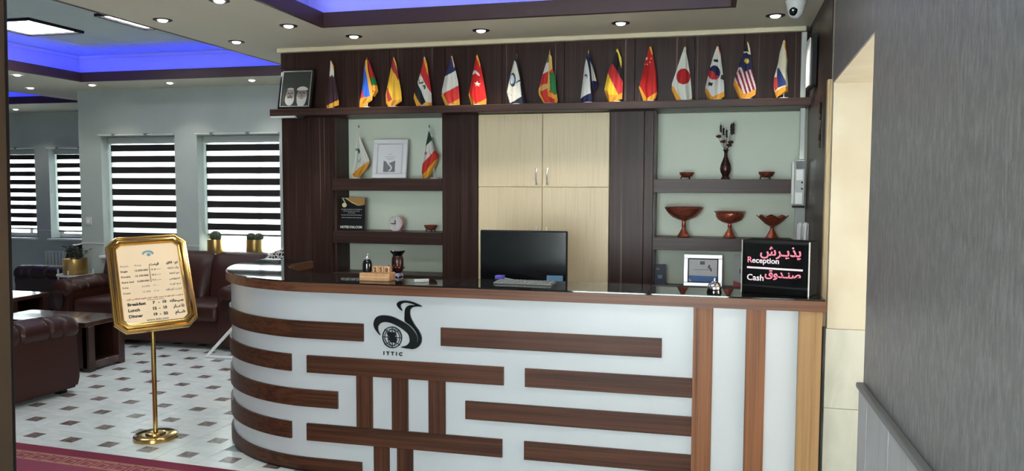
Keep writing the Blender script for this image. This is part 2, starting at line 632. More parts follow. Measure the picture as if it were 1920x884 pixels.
# tiles in the lounge bay
xa, xb, ya, yb = BAYS[1]
tl = None
X0, Y0 = -4.70, 5.28
for i in range(-4, 3):
    for j in range(-6, 3):
        x0, y0 = X0+.6*i, Y0+.6*j
        q = (max(x0, xa-G)+.004, min(x0+.6, xb+G)-.004, max(y0, ya-G)+.004, min(y0+.6, yb+G)-.004)
        if q[1]-q[0] < .03 or q[3]-q[2] < .03:
            continue
        obj('ceiling_tile', box(*q, ZC, ZC+.02, bev=.003, seg=1), m_ceil_tile, CE)
obj('ceiling_grid', box(xa-G, xb+G, ya-G, yb+G, ZC+.006, ZC+.04), m_grid, CE)

def panel_light(label, x, y):
    t = thing('ceiling_panel_light', label, 'ceiling light', (x, y, ZC), 0, 'square panel lights in the lounge ceiling')
    f = MB()
    for q in ((-.29, .29, -.29, -.265), (-.29, .29, .265, .29), (-.29, -.265, -.265, .265), (.265, .29, -.265, .265)):
        f.box(*q, -.022, .0)
    obj('frame', f, m_black, t)
    obj('diffuser', box(-.265, .265, -.265, .265, -.008, -.002), m_tube, t)
    for k in range(4):
        obj('louvre', box(-.265, .265, -.2+k*.133-.003, -.2+k*.133+.003, -.02, -.008), m_chrome, t)
panel_light('square lit ceiling panel further left in the lounge, beside the post', X0-.9, Y0+.3)
panel_light('unseen square ceiling panel added above the counter to brighten it, left of two', -1.75, 2.6)  # added fixture, lights the reception wall and counter
panel_light('unseen square ceiling panel added above the counter to brighten it, right of two', -.6, 2.6)  # second added fixture for the same extra light
panel_light('square lit ceiling panel partly hidden by the plain ceiling edge', X0+.3, Y0+.3)

def downlight(label, x, y, e=11, spot=1.9):
    t = thing('downlight', label, 'ceiling light', (x, y, ZS), 0, 'round recessed downlights')
    r = MB()
    r.lathe([(.034, 0), (.058, 0), (.056, -.004), (.036, -.005), (.034, -.002), (.034, 0)], 28)
    obj('ring', r, m_black if y < 5.5 else m_silver, t, True)
    b = MB()
    b.lathe([(.030, -.001), (.029, -.007), (.020, -.013), (0, -.015)], 20)
    obj('bulb', b, m_bulb, t, True)
    lamp('downlight_beam', 'SPOT', (0, 0, -.04), e, (1, .95, .86), t, .03, spot=spot, blend=.7)
for lab, x, y, e in [
        ('downlight above the portrait end of the flag shelf', -2.41, 5.13, 17),
        ('downlight above the seventh flag, over the cream cabinet', -1.49, 5.13, 17),
        ('downlight above the black, red and gold flag', -.556, 5.10, 17),
        ('downlight beside the dome camera', .379, 5.09, 17),
        ('downlight at the left corner of the bay over the counter', -2.666, 4.695, 9),
        ('downlight at the top edge of the view, between the two bays', -2.683, 3.97, 9),
        ('downlight next to the lounge bay, in line with the lit panels', -3.346, 4.35, 9),
        ('downlight next to the lounge bay, nearest the panelled wall', -3.333, 5.13, 9),
        ('downlight over the left window of the lounge', -6.256, 7.0, 9),
        ('downlight between the two lounge windows', -5.341, 7.03, 9),
        ('downlight over the right window of the lounge', -4.403, 7.03, 9),
        ('downlight left of the lounge bay, nearer of two beside the post', -6.38, 6.2, 6),
        ('downlight left of the lounge bay, further of two beside the post', -7.107, 7.07, 6),
        ('small downlight in front of the far windows, below the farthest bay', -9.361, 9.05, 8)]:
    downlight(lab, x, y, e)

# reception wall: painted back, dark boards, open niches
WB = struct('wall_back', box(-3.195, .9, YN, YN+.1, 0, ZS), m_niche, label='reception back wall with dark boards and pale niches')
def board(x0, x1, z0, z1, y0=YB, y1=YN, m=m_wenge):
    obj('panel', box(x0, x1, y0, y1, z0, z1, bev=.002, seg=1), m, WB)
for x0, x1 in ((-3.195, -2.963), (-2.961, -2.777), (-1.893, -1.757), (-1.755, -1.622), (-.664, -.43), (-.428, -.366)):
    board(x0, x1, 0, 2.108)
xx = [-3.195, -2.66, -2.30, -1.87, -1.44, -.99, -.50, -.10, .22, .628]
for x0, x1 in zip(xx, xx[1:]):
    board(x0+.001, x1-.001, 2.1085, ZS-.03)
obj('side_strip', box(-2.777, -2.75, YB+.02, YN, 0, 2.108), m_wenge, WB)
obj('side_strip', box(-.366, -.352, YB+.02, YN, 0, 2.108), m_wenge, WB)
obj('crown_strip', box(-3.2, .6, YB-.05, YB, ZS-.032, ZS, bev=.006), m_cream, WB)

t = thing('wall_shelf', 'long dark shelf carrying the row of table flags', 'shelf', (-1.29, 5.4, 2.108))
obj('board', box(-1.905, 1.915, -.07, .1, 0, .051, bev=.003, seg=1), m_wenge_x, t)
obj('underside_sheen', box(-1.9, -1.7, -.065, -.0, -.012, 0), m_whiteplastic, t, label='reflected light under the left end, put in as a white strip')  # white colour stands for light reflected on the shelf's underside

def niche_shelf(label, x0, x1, z0, z1):
    o = obj('niche_shelf', box(x0, x1, YB-.004, YN-.012, z0, z1, bev=.002, seg=1), m_wenge_x)
    tag(o, label, 'shelf', 'dark niche shelves')
niche_shelf('upper dark shelf of the left niche, under the framed certificate', -2.772, -1.896, 1.552, 1.643)
niche_shelf('lower dark shelf of the left niche, under the white clock', -2.772, -1.896, 1.153, 1.245)
niche_shelf('upper dark shelf of the right niche, under the dark vase', -.362, .536, 1.549, 1.641)
niche_shelf('lower dark shelf of the right niche, under the copper pedestal bowls', -.362, .56, 1.155, 1.240)
niche_shelf('bottom ledge of the left niche, behind the desk set', -2.772, -1.896, .85, .925)
niche_shelf('bottom ledge of the right niche, behind the bell and black sign', -.362, .60, .82, .895)

t = thing('cupboard', 'cream wood cupboard with four doors behind the monitor', 'cupboard', (-1.143, YB, 0))
obj('carcass', box(-.474, .474, .02, .235, .05, 2.106), m_birch, t)
obj('plinth', box(-.474, .474, .04, .235, 0, .05), m_wenge_x, t)
for x0, x1, z0, z1, hx, hz in ((-.473, -.002, 1.586, 2.104, -.048, 1.66), (.002, .473, 1.586, 2.104, .03, 1.66), (-.473, -.002, .052, 1.582, -.048, 1.24), (.002, .473, .052, 1.582, .03, 1.24)):
    d = obj('door', box(x0, x1, 0, .018, z0, z1, bev=.002, seg=1), m_birch, t)
    h = MB()
    pts = [(hx+.006, -.001, hz-.055)]+[(hx+.006, -.03*math.sin(PI*k/8), hz-.055+.11*k/8) for k in range(1, 8)]+[(hx+.006, -.001, hz+.055)]
    h.tube(pts, [.009, .006, .005, .005, .006, .005, .005, .006, .009], 8)
    obj('handle', h, m_silver, d, True, 'silver bow handle')

# right side wall: dark boards, the open passage, grey boards with a dado
WR = struct('wall_right', MB().prism([(.665, 4.33), (.665, 5.9), (2.6, 5.9), (2.6, 4.33)], 0, ZS+.05), m_jamb, label='right wall with dark boards, a lit opening and grey brushed boards')
for ya, yb in ((4.345, 4.93), (4.932, 5.499)):
    f = lambda y: .6+(y-4.3)*.0233
    obj('panel', MB().prism([(f(ya), ya), (f(yb), yb), (.664, yb), (.664, ya)], 0, ZS), m_wenge, WR)
obj('edge_trim', box(.582, .606, 4.30, 4.345, .872, 2.14, bev=.004), m_tanwood, WR, label='tan wooden corner strip')
# far jamb of the opening: plaster above, marble slabs below
obj('jamb_plaster', box(.604, 2.6, 4.255, 4.33, .872, ZS), m_jamb, WR)
obj('marble_slab', box(.598, 1.42, 4.25, 4.33, .46, .87, bev=.002, seg=1), m_marble, WR)
obj('marble_slab', box(.598, 1.42, 4.25, 4.33, 0, .458, bev=.002, seg=1), m_marble, WR)
obj('marble_slab', box(1.422, 2.6, 4.25, 4.33, 0, .87, bev=.002, seg=1), m_marble, WR)
# header over the opening and the near grey wall
obj('header', MB().prism([(.535, 2.9), (.6, 4.255), (.84, 4.255), (.775, 2.9)], 2.122, ZS), m_greywood, WR)
obj('header_soffit', MB().prism([(.536, 2.88), (.601, 4.255), (.839, 4.255), (.774, 2.88)], 2.112, 2.122), m_jamb, WR)
obj('brushed_board', box(.535, .78, -2.2, 2.899, 0, ZS), m_greywood, WR)
obj('jamb_face', box(.537, .78, 2.899, 2.906, 0, 2.112), m_jamb, WR)
yy = [2.885, 2.736, 2.421, 2.1, 1.78, 1.46, 1.14, .8]
for y1, y0 in zip(yy, yy[1:]):
    obj('dado_board', box(.518, .535, y0+.002, y1-.002, 0, .905, bev=.002, seg=1), m_dado, WR)
obj('dado_rail', box(.508, .535, .8, 2.888, .905, .925, bev=.006), m_rail, WR)
# passage behind the opening
obj('passage_return', box(.78, 2.6, 2.8, 2.9, 0, ZS), m_jamb, WR)
obj('passage_light_block', box(2.6, 2.7, 2.8, 4.33, 0, ZS), m_jamb, WR)  # unseen end wall added to keep sky light out of the passage
obj('passage_ceiling', box(.84, 2.6, 2.9, 4.26, 2.4, 2.45), m_jamb, WR)

# lounge walls with windows
def holed(x0, x1, y0, y1, z0, z1, holes):
    b = MB()
    X = sorted({x0, x1, *[v for h in holes for v in h[:2]]})
    Z = sorted({z0, z1, *[v for h in holes for v in h[2:]]})
    for a, c in zip(X, X[1:]):
        for d, e in zip(Z, Z[1:]):
            if not any(h[0] < (a+c)/2 < h[1] and h[2] < (d+e)/2 < h[3] for h in holes):
                b.box(a, c, y0, y1, d, e)
    return b
YW, YF = 7.42, 9.55
H1, H2 = (-6.54, -5.60, .80, 2.12), (-5.321, -4.342, .80, 2.12)
H3, H4 = (-10.42, -9.575, .80, 2.10), (-9.324, -8.45, .80, 2.10)
WREAR = struct('wall_rear', holed(-6.83, -3.0, YW, YW+.24, 0, ZS+.02, [H1, H2]), m_greywall, label='grey-green lounge wall with two striped-blind windows')
obj('dado_line', box(-6.832, -6.54, YW-.008, YW, .924, .936), m_paleplastic, WREAR)
obj('dado_line', box(-5.6, -5.321, YW-.008, YW, .924, .936), m_paleplastic, WREAR)
obj('dado_line', box(-4.342, -3.0, YW-.008, YW, .924, .936), m_paleplastic, WREAR)
WF = struct('wall_far', holed(-12, -6.83, YF, YF+.24, 0, ZS+.02, [H3, H4]), m_greywall, label='further grey-green wall with two narrower blinds')
obj('dado_line', box(-9.575, -9.324, YF-.008, YF, .91, .922), m_paleplastic, WF)
obj('dado_line', box(-8.45, -6.83, YF-.008, YF, .91, .922), m_paleplastic, WF)
struct('wall_return', box(-6.83, -6.6, YW+.24, YF+.24, 0, ZS+.02), m_greywall, label='short wall between the lounge and the far bay')
struct('wall_behind', box(-3.195, -3.0, YN+.1, YW, 0, ZS+.02), m_greywall, label='wall end behind the reception panelling')
struct('wall_left', box(-12.1, -12, 1.0, YF+.24, 0, ZS+.02), m_greywall, label='far left wall of the lounge')
struct('wall_front', box(-12, -5, .9, 1.0, 0, ZS+.02), m_greywall, label='front wall of the lounge, beside the entrance')

def window(n, H, y, label):
    x0, x1, z0, z1 = H
    t = struct('window_%d' % n, label=label)
    t.location = ((x0+x1)/2, y+.2, z0)
    hw, hh = (x1-x0)/2, z1-z0
    f = MB()
    for q in ((-hw, hw, 0, .06), (-hw, hw, hh-.06, hh), (-hw, -hw+.06, .06, hh-.06), (hw-.06, hw, .06, hh-.06), (.12, .17, .06, hh-.06)):
        f.box(q[0], q[1], -.025, .03, q[2], q[3], bev=.004, seg=1)
    obj('frame', f, m_whiteplastic, t)
    obj('pane', box(-hw+.06, .12, 0, .006, .06, hh-.06), m_glass, t)
    obj('pane', box(.17, hw-.06, 0, .006, .06, hh-.06), m_glass, t)
    obj('sill', box(-hw-.02, hw+.02, -.26, -.025, -.03, .0, bev=.006), m_whiteplastic, t)
window(1, H1, YW, 'left lounge window behind the gold sign')
window(2, H2, YW, 'right lounge window with potted cacti on its sill')
window(3, H3, YF, 'far window beside the entrance post')
window(4, H4, YF, 'far window cut off by the lounge wall corner')

def blind(label, H, y, nb, pitch, wd, ztop, zbot, proto={}):
    x0, x1, z0, z1 = H
    t = thing('roller_blind', label, 'blind', ((x0+x1)/2, y+.13, 0), 0, 'striped roller blinds on the lounge windows')
    hw = (x1-x0)/2-.012
    obj('head_rail', box(-hw, hw, -.04, .04, z1-.075, z1-.004, bev=.006), m_greyplastic, t)
    obj('curtain_rail', box(-hw-.02, hw+.02, -.17, -.135, z1+.004, z1+.02, bev=.004), m_paleplastic, t)
    for s in (-.6, .3):
        obj('rail_bracket', box(s*hw-.02, s*hw+.02, -.172, -.13, z1+.0, z1+.026), m_rail, t)
    obj('sheer', box(-hw+.01, hw-.01, .0, .002, zbot, z1-.075), m_sheer, t)
    first = None
    for k in range(nb):
        if first is None:
            first = obj('dark_band', box(-hw+.01, hw-.01, -.006, -.003, -wd, 0), m_darkband, t)
            first.location = (0, 0, ztop)
        else:
            share(first, (0, 0, ztop-k*pitch), t)
    obj('bottom_rail', box(-hw+.008, hw-.008, -.012, .012, zbot-.014, zbot+.008, bev=.004), m_rail, t)
    return t
blind('striped blind on the left lounge window, right above the gold sign', H1, YW, 10, .1225, .071, 2.031, .87)
blind('striped blind on the right lounge window, half raised over the cactus pots', H2, YW, 8, .1225, .071, 2.027, 1.05)
blind('striped blind at the far left edge beside the dark post', H3, YF, 9, .1235, .071, 2.023, .925)
blind('striped blind on the far window cut by the wall corner', H4, YF, 9, .1235, .071, 2.023, .90)

t = thing('light_switch', 'pale light switch on the lounge wall left of the left window', 'switch', (-6.727, YW, 1.18))
obj('plate', box(-.04, .04, -.01, 0, -.045, .045, bev=.004), m_paleplastic, t)
obj('rocker', box(-.018, .018, -.016, -.01, -.025, .025, bev=.003), m_whiteplastic, t)

en = struct('wall_light_block', holed(-5.1, .78, -2.3, -2.2, 0, ZS+.02, [(-1.75, .35, 0, 2.3)]), m_greywall, label='unseen wall added behind the viewpoint to limit the sky light, with a door opening')  # added to keep sky light off the dark reception boards
struct('wall_light_block_side', box(-5.1, -5, -2.2, .9, 0, ZS+.02), m_greywall, label='unseen side wall added to close off sky light near the viewpoint')  # added with the rear wall to shut out sky light
t = struct('door_1', label='unseen glazed door added behind the viewpoint to shape the room light')  # added unseen door, lets limited light through the added wall
f = MB()
for q in ((-1.75, -1.67, 0, 2.3), (.27, .35, 0, 2.3), (-1.67, .27, 2.22, 2.3), (-.74, -.66, .06, 2.22), (-1.67, .27, 0, .06)):
    f.box(q[0], q[1], -2.28, -2.22, q[2], q[3])
obj('frame', f, m_postal, t)
for x0, x1 in ((-1.67, -.74), (-.66, .27)):
    obj('pane', box(x0, x1, -2.252, -2.246, .06, 2.22), m_glass, t)
# entrance post at the left edge of the view
t = thing('entrance_post', 'dark aluminium entrance post at the left edge of the view', 'post', (-1.448, 1.3, 0))
t.rotation_euler = (0, math.radians(1.2), 0)
t.location.x -= .0335
obj('profile', box(-.06, .034, -.03, .05, 0, 2.63, bev=.004), m_postal, t)
obj('edge_strip', box(.034, .046, -.028, .03, 0, 2.63, bev=.003), m_postgold, t, label='bronze edge strip')
# ------ flag shapes in millimetres: outline sides L and R, ground colour d, patches p
FLAGS = [
 ('maroon and white',-2.733,354,[{'L': [(3,354),(-14,253),(-24,201),(-35,100),(-44,-3)],'R': [(8,354),(28,316),(28,252),(51,119),(62,55),(60,27)],'d': (58,30,40),'y': 0,'p': [((215,210,200),[(-48,361),(69,357),(30,252),(21,234),(12,258),(3,238),(-5,256),(-16,222),(-26,227)]),((222,160,45),[(7,351),(33,324),(26,279),(15,316)]),
 ('F',[(-59,28),(-23,31),(62,68),(71,17),(-47,-10)])]}]),
 ('blue,red and green',-2.446,365,[{'L': [(-4,352),(-23,285),(-48,138),(-67,54),(-65,4)],'R': [(9,352),(12,273),(33,168),(43,89),(39,60),(-3,32),(-11,3)],'d': (38,95,205),'y': 0,'p': [((190,45,70),[(-65,149),(-30,138),(-21,79),(-66,65)]),((222,160,45),[(-8,358),(12,352),(18,273),(36,168),(44,89),(26,89),(8,195),(-7,295)]),
 ('F',[(-74,69),(-22,79),(27,88),(50,94),(46,60),(-3,29),(-3,-5),(-75,-4)])]},{'L': [(9,352),(14,273),(27,178),(27,94)],'R': [(15,352),(34,294),(70,172),(77,125),(50,86)],'d': (30,120,60),'y': 0.012,'p': [((185,40,45),[(1,358),(46,356),(54,224),(-1,219)]),
 ('F',[(16,167),(85,169),(84,77),(15,79)]),((170,45,40),[(37,127),(65,128),(41,109)])]}]),
 ('yellow with dark red edges',-2.235,367,[{'L': [(0,362),(-18,295),(-52,182),(-70,98),(-68,35),(-48,3)],'R': [(8,362),(22,325),(35,221),(54,116),(59,48),(9,16)],'d': (225,175,50),'y': 0,'p': [((150,35,50),[(-19,294),(-3,368),(28,335),(38,221),(33,197),(16,237)]),((222,160,45),[(0,367),(25,351),(28,268),(11,331)]),((150,35,50),[(-61,140),(-50,150),(-5,58),(-36,40),(-56,77)]),
 ('F',[(-75,182),(-62,161),(-56,72),(-36,37),(-2,52),(65,64),(65,27),(-48,-7),(-82,31)])]}]),
 ('red,white and black with green script',-1.995,360,[{'L': [(-2,356),(-17,300),(-34,244),(-56,183),(-82,106),(-87,69),(-63,3)],'R': [(5,356),(20,309),(30,232),(46,107),(50,9),(46,0)],'d': (205,205,195),'y': 0,'p': [((185,30,35),[(-36,249),(-11,351),(27,314),(35,211),(54,87),(7,165)]),((222,160,45),[(-6,359),(25,311),(27,224),(8,284),(0,320)]),((22,22,26),[(-62,185),(-53,173),(12,33),(-27,14),(-84,100)]),((50,75,50),[(-49,200),(-37,197),(-34,176),(-10,184),(-8,172),(-37,165)]),((50,75,50),[(-21,152),(7,158),(11,134),(-1,123),(-4,142)]),
 ('F',[(-96,116),(-79,101),(-27,12),(15,32),(40,33),(56,35),(56,-9),(-71,-6),(-96,64)])]}]),
 ('blue,white and red',-1.788,359,[{'L': [(-3,355),(-24,286),(-57,211),(-78,124),(-82,78),(-49,2)],'R': [(5,354),(20,295),(44,182),(54,85),(57,13),(47,0)],'d': (215,215,205),'y': 0,'p': [((28,42,88),[(-68,211),(-7,362),(30,264),(28,253),(-24,225)]),((225,180,160),[(-2,360),(13,346),(22,277),(15,272),(6,321)]),((200,45,40),[(-67,91),(52,149),(54,52),(-24,17)]),
 ('F',[(-90,114),(-68,91),(-24,16),(52,53),(65,54),(62,-10),(-49,-8),(-90,73)])]}]),
 ('red with white crescent and star',-1.599,363,[{'L': [(-4,358),(-24,280),(-40,220),(-56,144),(-71,78),(-46,1)],'R': [(3,358),(21,294),(40,192),(56,100),(65,49),(62,0)],'d': (200,24,20),'y': 0,'p': [((222,160,45),[(-11,355),(5,350),(22,309),(20,266),(11,299)]),((235,225,220),[(-39,220),(-36,241),(-23,252),(-3,245),(13,226),(18,207),(2,219),(-13,228),(-27,226)]),((240,235,225),[(3,174),(8,160),(24,158),(12,149),(16,135),(3,144),(-11,136),(-6,150),(-19,160),(-3,160)]),
 ('F',[(-78,109),(-56,83),(-13,12),(59,49),(72,52),(72,-9),(-51,-7),(-80,73)])]}]),
 ('white with navy border and ring emblem',-1.313,350,[{'L': [(-5,340),(-17,306),(-47,205),(-71,96),(-62,1)],'R': [(3,339),(15,271),(35,166),(46,93),(67,-1)],'d': (22,26,46),'y': 0,'p': [((215,212,200),[(-15,311),(-3,295),(24,193),(37,57),(-46,13),(-71,91),(-74,107),(-48,211)]),((48,70,85),[(-4,175),(-6,190),(-9,204),(-14,215),(-20,222),(-27,224),(-34,222),(-41,215),(-46,205),(-49,192),(-50,177),(-49,162),(-46,148),(-41,137),(-34,130),(-27,128),(-20,130),(-14,137),(-9,147),(-5,161)]),((200,208,220),[(-16,177),(-17,187),(-19,196),(-23,204),(-27,208),(-32,210),(-36,209),(-41,204),(-44,197),(-46,188),(-47,178),(-46,168),(-44,159),(-40,152),(-36,147),(-31,145),(-27,147),(-23,151),(-19,158),(-17,167)]),((48,70,85),[(-5,157),(14,172),(27,171),(27,162),(10,159),(-1,149)]),((60,70,80),[(-59,83),(-52,80),(-53,75),(-60,77)]),((60,70,80),[(-38,74),(-33,72),(-35,66),(-39,69)])]}]),
 ('red,white and green with pale fringe,swept aside',-1.079,376,[{'L': [(-4,340),(-22,289),(-53,197),(-82,100),(-77,68),(-36,1)],'R': [(2,350),(16,324),(20,247),(38,195),(47,96),(58,29),(50,-3)],'d': (190,45,35),'y': 0,'p': [((70,110,65),[(-38,341),(-4,345),(-2,282),(-33,283)]),((215,212,205),[(-43,284),(-2,285),(1,226),(-54,209)]),((30,110,55),[(1,221),(48,215),(54,70),(39,65),(-1,108)]),((205,165,90),[(-4,345),(15,332),(23,247),(1,226),(6,97),(-10,82),(-8,160),(-2,263)]),((205,165,90),[(-85,110),(-58,135),(-8,142),(-8,108),(-66,88)]),
 ('F',[(-90,105),(-66,89),(-30,10),(-36,-8),(-90,63)]),
 ('F',[(-7,90),(39,64),(64,85),(65,-10),(41,-10),(39,34),(-6,55)])]}]),
 ('navy and white folded in two lobes',-0.809,365,[{'L': [(-8,330),(-24,269),(-44,101),(-52,29),(-51,1)],'R': [(1,340),(12,253),(20,99),(30,58),(33,-1)],'d': (18,22,66),'y': 0,'p': [((212,212,205),[(-15,304),(-6,284),(10,207),(20,69),(-12,59),(-56,31),(-49,106),(-34,213)]),((70,80,85),[(-24,197),(-7,200),(-3,177),(-8,167),(-12,187),(-23,180)])]},{'L': [(1,340),(9,278),(21,155),(24,99)],'R': [(6,339),(27,288),(54,160),(65,139),(61,108),(45,87)],'d': (18,22,66),'y': 0.012,'p': [((212,212,205),[(10,291),(25,260),(56,152),(20,153)])]}]),
 ('black,red and gold',-0.607,367,[{'L': [(-8,360),(-38,275),(-70,202),(-93,91),(-63,4)],'R': [(-1,362),(23,300),(29,240),(35,139),(31,27),(-19,1)],'d': (190,42,48),'y': 0,'p': [((24,24,26),[(-43,271),(-18,352),(15,316),(31,250),(40,133),(25,158),(-7,221)]),((225,195,70),[(-16,352),(-3,364),(21,318),(27,285),(23,232),(0,331)]),((228,190,45),[(-76,204),(-68,202),(3,58),(-12,0),(-63,4),(-97,91)]),
 ('F',[(-98,109),(-87,91),(-56,54),(3,53),(31,68),(41,70),(42,24),(-19,-5),(-68,-4)])]}]),
 ('plain red with small stars',-0.385,376,[{'L': [(-10,368),(-40,272),(-61,173),(-79,98),(-46,5)],'R': [(0,366),(10,325),(36,195),(44,64),(35,24),(4,-1)],'d': (172,16,14),'y': 0,'p': [((222,160,45),[(-14,371),(2,368),(13,320),(6,313),(-5,341)]),((235,215,190),[(-31,302),(-28,294),(-19,293),(-26,287),(-23,279),(-31,284),(-39,279),(-36,288),(-44,294),(-34,294)]),((235,190,160),[(0,295),(1,290),(6,290),(3,287),(4,283),(0,286),(-4,283),(-3,287),(-6,290),(-2,291)]),((235,190,160),[(-7,271),(-5,267),(-1,267),(-4,264),(-3,260),(-7,262),(-10,260),(-9,264),(-13,267),(-8,267)]),((235,190,160),[(-24,257),(-22,253),(-17,252),(-21,250),(-20,245),(-24,248),(-27,245),(-26,250),(-30,253),(-25,253)]),((235,190,160),[(-41,258),(-39,253),(-34,253),(-38,250),(-37,246),(-41,248),(-44,246),(-43,250),(-47,253),(-42,253)]),
 ('F',[(-86,133),(-69,102),(-24,25),(38,63),(51,67),(44,19),(7,-8),(-49,-4),(-88,98)])]}]),
 ('white with a red disc',-0.159,373,[{'L': [(-9,356),(-27,303),(-86,121),(-88,81),(-52,2)],'R': [(-3,356),(18,251),(34,157),(43,68),(48,0)],'d': (212,216,204),'y': 0,'p': [((210,200,165),[(-16,366),(1,366),(7,321),(-20,322)]),((172,20,26),[(33,162),(30,178),(23,193),(13,205),(1,213),(-13,216),(-27,214),(-40,207),(-50,195),(-56,181),(-58,165),(-55,148),(-49,133),(-38,121),(-26,114),(-12,111),(2,113),(15,120),(24,131),(31,146)]),
 ('F',[(-95,105),(-75,100),(-17,0),(-57,-5),(-95,76)]),
 ('F',[(53,30),(54,-7),(5,-6)])]}]),
 ('white with a red and blue disc',0.051,366,[{'L': [(-10,354),(-33,286),(-56,198),(-78,96),(-80,66),(-57,-2)],'R': [(-4,354),(14,309),(21,250),(32,176),(41,102),(45,28),(6,-1)],'d': (208,208,202),'y': 0,'p': [((228,130,70),[(-7,361),(11,338),(15,287),(3,314)]),((180,40,50),[(15,181),(13,195),(7,208),(-2,219),(-13,226),(-25,229),(-37,227),(-48,221),(-57,211),(-62,198),(-64,183),(-62,168),(-56,155),(-47,144),(-36,137),(-23,135),(-11,136),(0,143),(8,153),(14,166)]),((26,32,72),[(10,157),(13,164),(15,171),(15,178),(15,185),(14,193),(11,200),(8,206),(5,212),(0,218),(-5,222),(-11,225),(-17,228),(-23,229),(-29,229),(-35,228),(-41,225),(-46,222),(-51,218),(-55,212),(-59,206)]),((180,40,50),[(-21,170),(-22,177),(-25,184),(-29,189),(-34,192),(-40,194),(-46,193),(-52,190),(-56,185),(-58,179),(-59,172),(-58,165),(-55,158),(-51,153),(-45,150),(-39,148),(-33,149),(-28,152),(-24,157),(-21,163)]),((26,32,72),[(11,184),(10,191),(7,197),(3,203),(-1,206),(-7,207),(-12,206),(-17,203),(-21,198),(-23,192),(-24,185),(-23,178),(-20,172),(-16,167),(-11,163),(-6,162),(-1,163),(4,166),(8,171),(10,177)]),((28,30,30),[(-31,270),(2,265),(-1,248),(-28,254)]),((28,30,30),[(-59,122),(-32,115),(-35,94),(-61,101)]),((40,50,45),[(21,167),(41,172),(42,134),(17,141)]),
 ('F',[(-88,91),(-66,76),(-33,24),(38,57),(50,60),(51,23),(6,-10),(-62,-8),(-87,61)])]}]),
 ('striped red and white with blue corner and yellow sun',0.242,378,[{'L': [(-12,374),(-31,306),(-61,214),(-84,143),(-91,103),(-49,4)],'R': [(-5,371),(8,333),(15,282),(21,211),(44,119),(52,69),(49,33),(-7,-2)],'d': (218,200,200),'y': 0,'p': [((120,30,50),[(-85,169),(-74,181),(5,-60),(-6,-72)]),((120,30,50),[(-62,189),(-52,202),(27,-39),(17,-51)]),((120,30,50),[(-39,200),(-29,212),(50,-28),(40,-40)]),((120,30,50),[(-16,210),(-6,223),(73,-17),(62,-30)]),((120,30,50),[(7,221),(17,233),(96,-7),(85,-19)]),((120,30,50),[(29,231),(40,243),(118,4),(108,-9)]),((26,34,78),[(-41,303),(-12,313),(18,287),(23,200),(2,194),(-23,181),(-46,213),(-59,214)]),((20,24,34),[(-36,309),(-11,379),(-1,343),(6,307),(-14,311)]),((215,205,170),[(-13,379),(-3,373),(12,332),(11,305),(-1,313)]),((215,205,190),[(-38,303),(-29,314),(-12,313),(4,300),(4,292),(-11,304)]),((225,195,70),[(-11,272),(-7,263),(1,267),(-1,258),(8,257),(2,251),(9,245),(-1,244),(2,235),(-6,240),(-10,231),(-14,240),(-21,236),(-20,245),(-29,246),(-22,252),(-29,258),(-20,259),(-22,268),(-14,263)]),
 ('F',[(-97,136),(-81,127),(-26,43),(-13,37),(45,68),(60,68),(58,28),(-7,-11),(-54,-10),(-98,98)])]}]),
 ('white,blue and red with gathered orange fringe',0.467,381,[{'L': [(-12,373),(-32,297),(-40,232),(-62,142),(-65,82),(-44,2)],'R': [(-5,375),(9,305),(18,255),(17,180),(25,110),(28,50),(-35,20)],'d': (216,210,186),'y': 0,'p': [((36,52,110),[(-44,202),(-32,197),(10,109),(10,89),(-36,75),(-47,137)]),((175,55,50),[(-67,142),(-45,142),(-36,75),(-53,54),(-71,92)]),((228,150,50),[(-13,361),(-1,365),(19,255),(8,244),(7,300),(-4,325)]),
 ('F',[(-52,51),(-8,76),(33,85),(34,42),(-35,15),(-43,-4),(-64,22)])]}])]
NICHE_FLAGS = [
 ('white with a green emblem',-2.604,406,[{'L': [(-1,348),(-17,257),(-52,80),(-64,31),(-34,-3)],'R': [(4,340),(46,229),(88,130),(57,72),(2,13)],'d': (215,214,204),'y': 0,'p': [((45,92,80),[(-33,227),(-11,234),(10,227),(21,207),(5,188),(-3,212),(-17,216),(-32,208)]),((60,120,150),[(0,138),(24,155),(27,151),(3,134)]),((60,120,150),[(-3,125),(18,138),(21,134),(0,120)]),
 ('F',[(-70,39),(-52,37),(88,140),(99,119),(56,64),(2,6),(-31,-11),(-74,-11)])]}]),
 ('green,white and red',-2.032,399,[{'L': [(-1,354),(-25,257),(-57,95),(-61,52),(-52,-3)],'R': [(4,354),(24,289),(42,213),(73,175),(52,105),(-3,14)],'d': (190,40,26),'y': 0,'p': [((20,58,46),[(-39,241),(-10,359),(10,359),(27,288),(-28,240)]),((212,212,205),[(-39,241),(-28,241),(24,288),(47,213),(-51,114)]),((200,120,125),[(-11,191),(-12,195),(-14,199),(-17,202),(-21,204),(-25,205),(-29,205),(-33,203),(-36,199),(-38,196),(-39,191),(-38,187),(-36,183),(-33,180),(-29,178),(-25,177),(-21,178),(-17,180),(-14,183),(-12,187)]),
 ('F',[(-66,29),(-52,31),(59,150),(75,138),(-3,3),(-58,-14)])]}])]
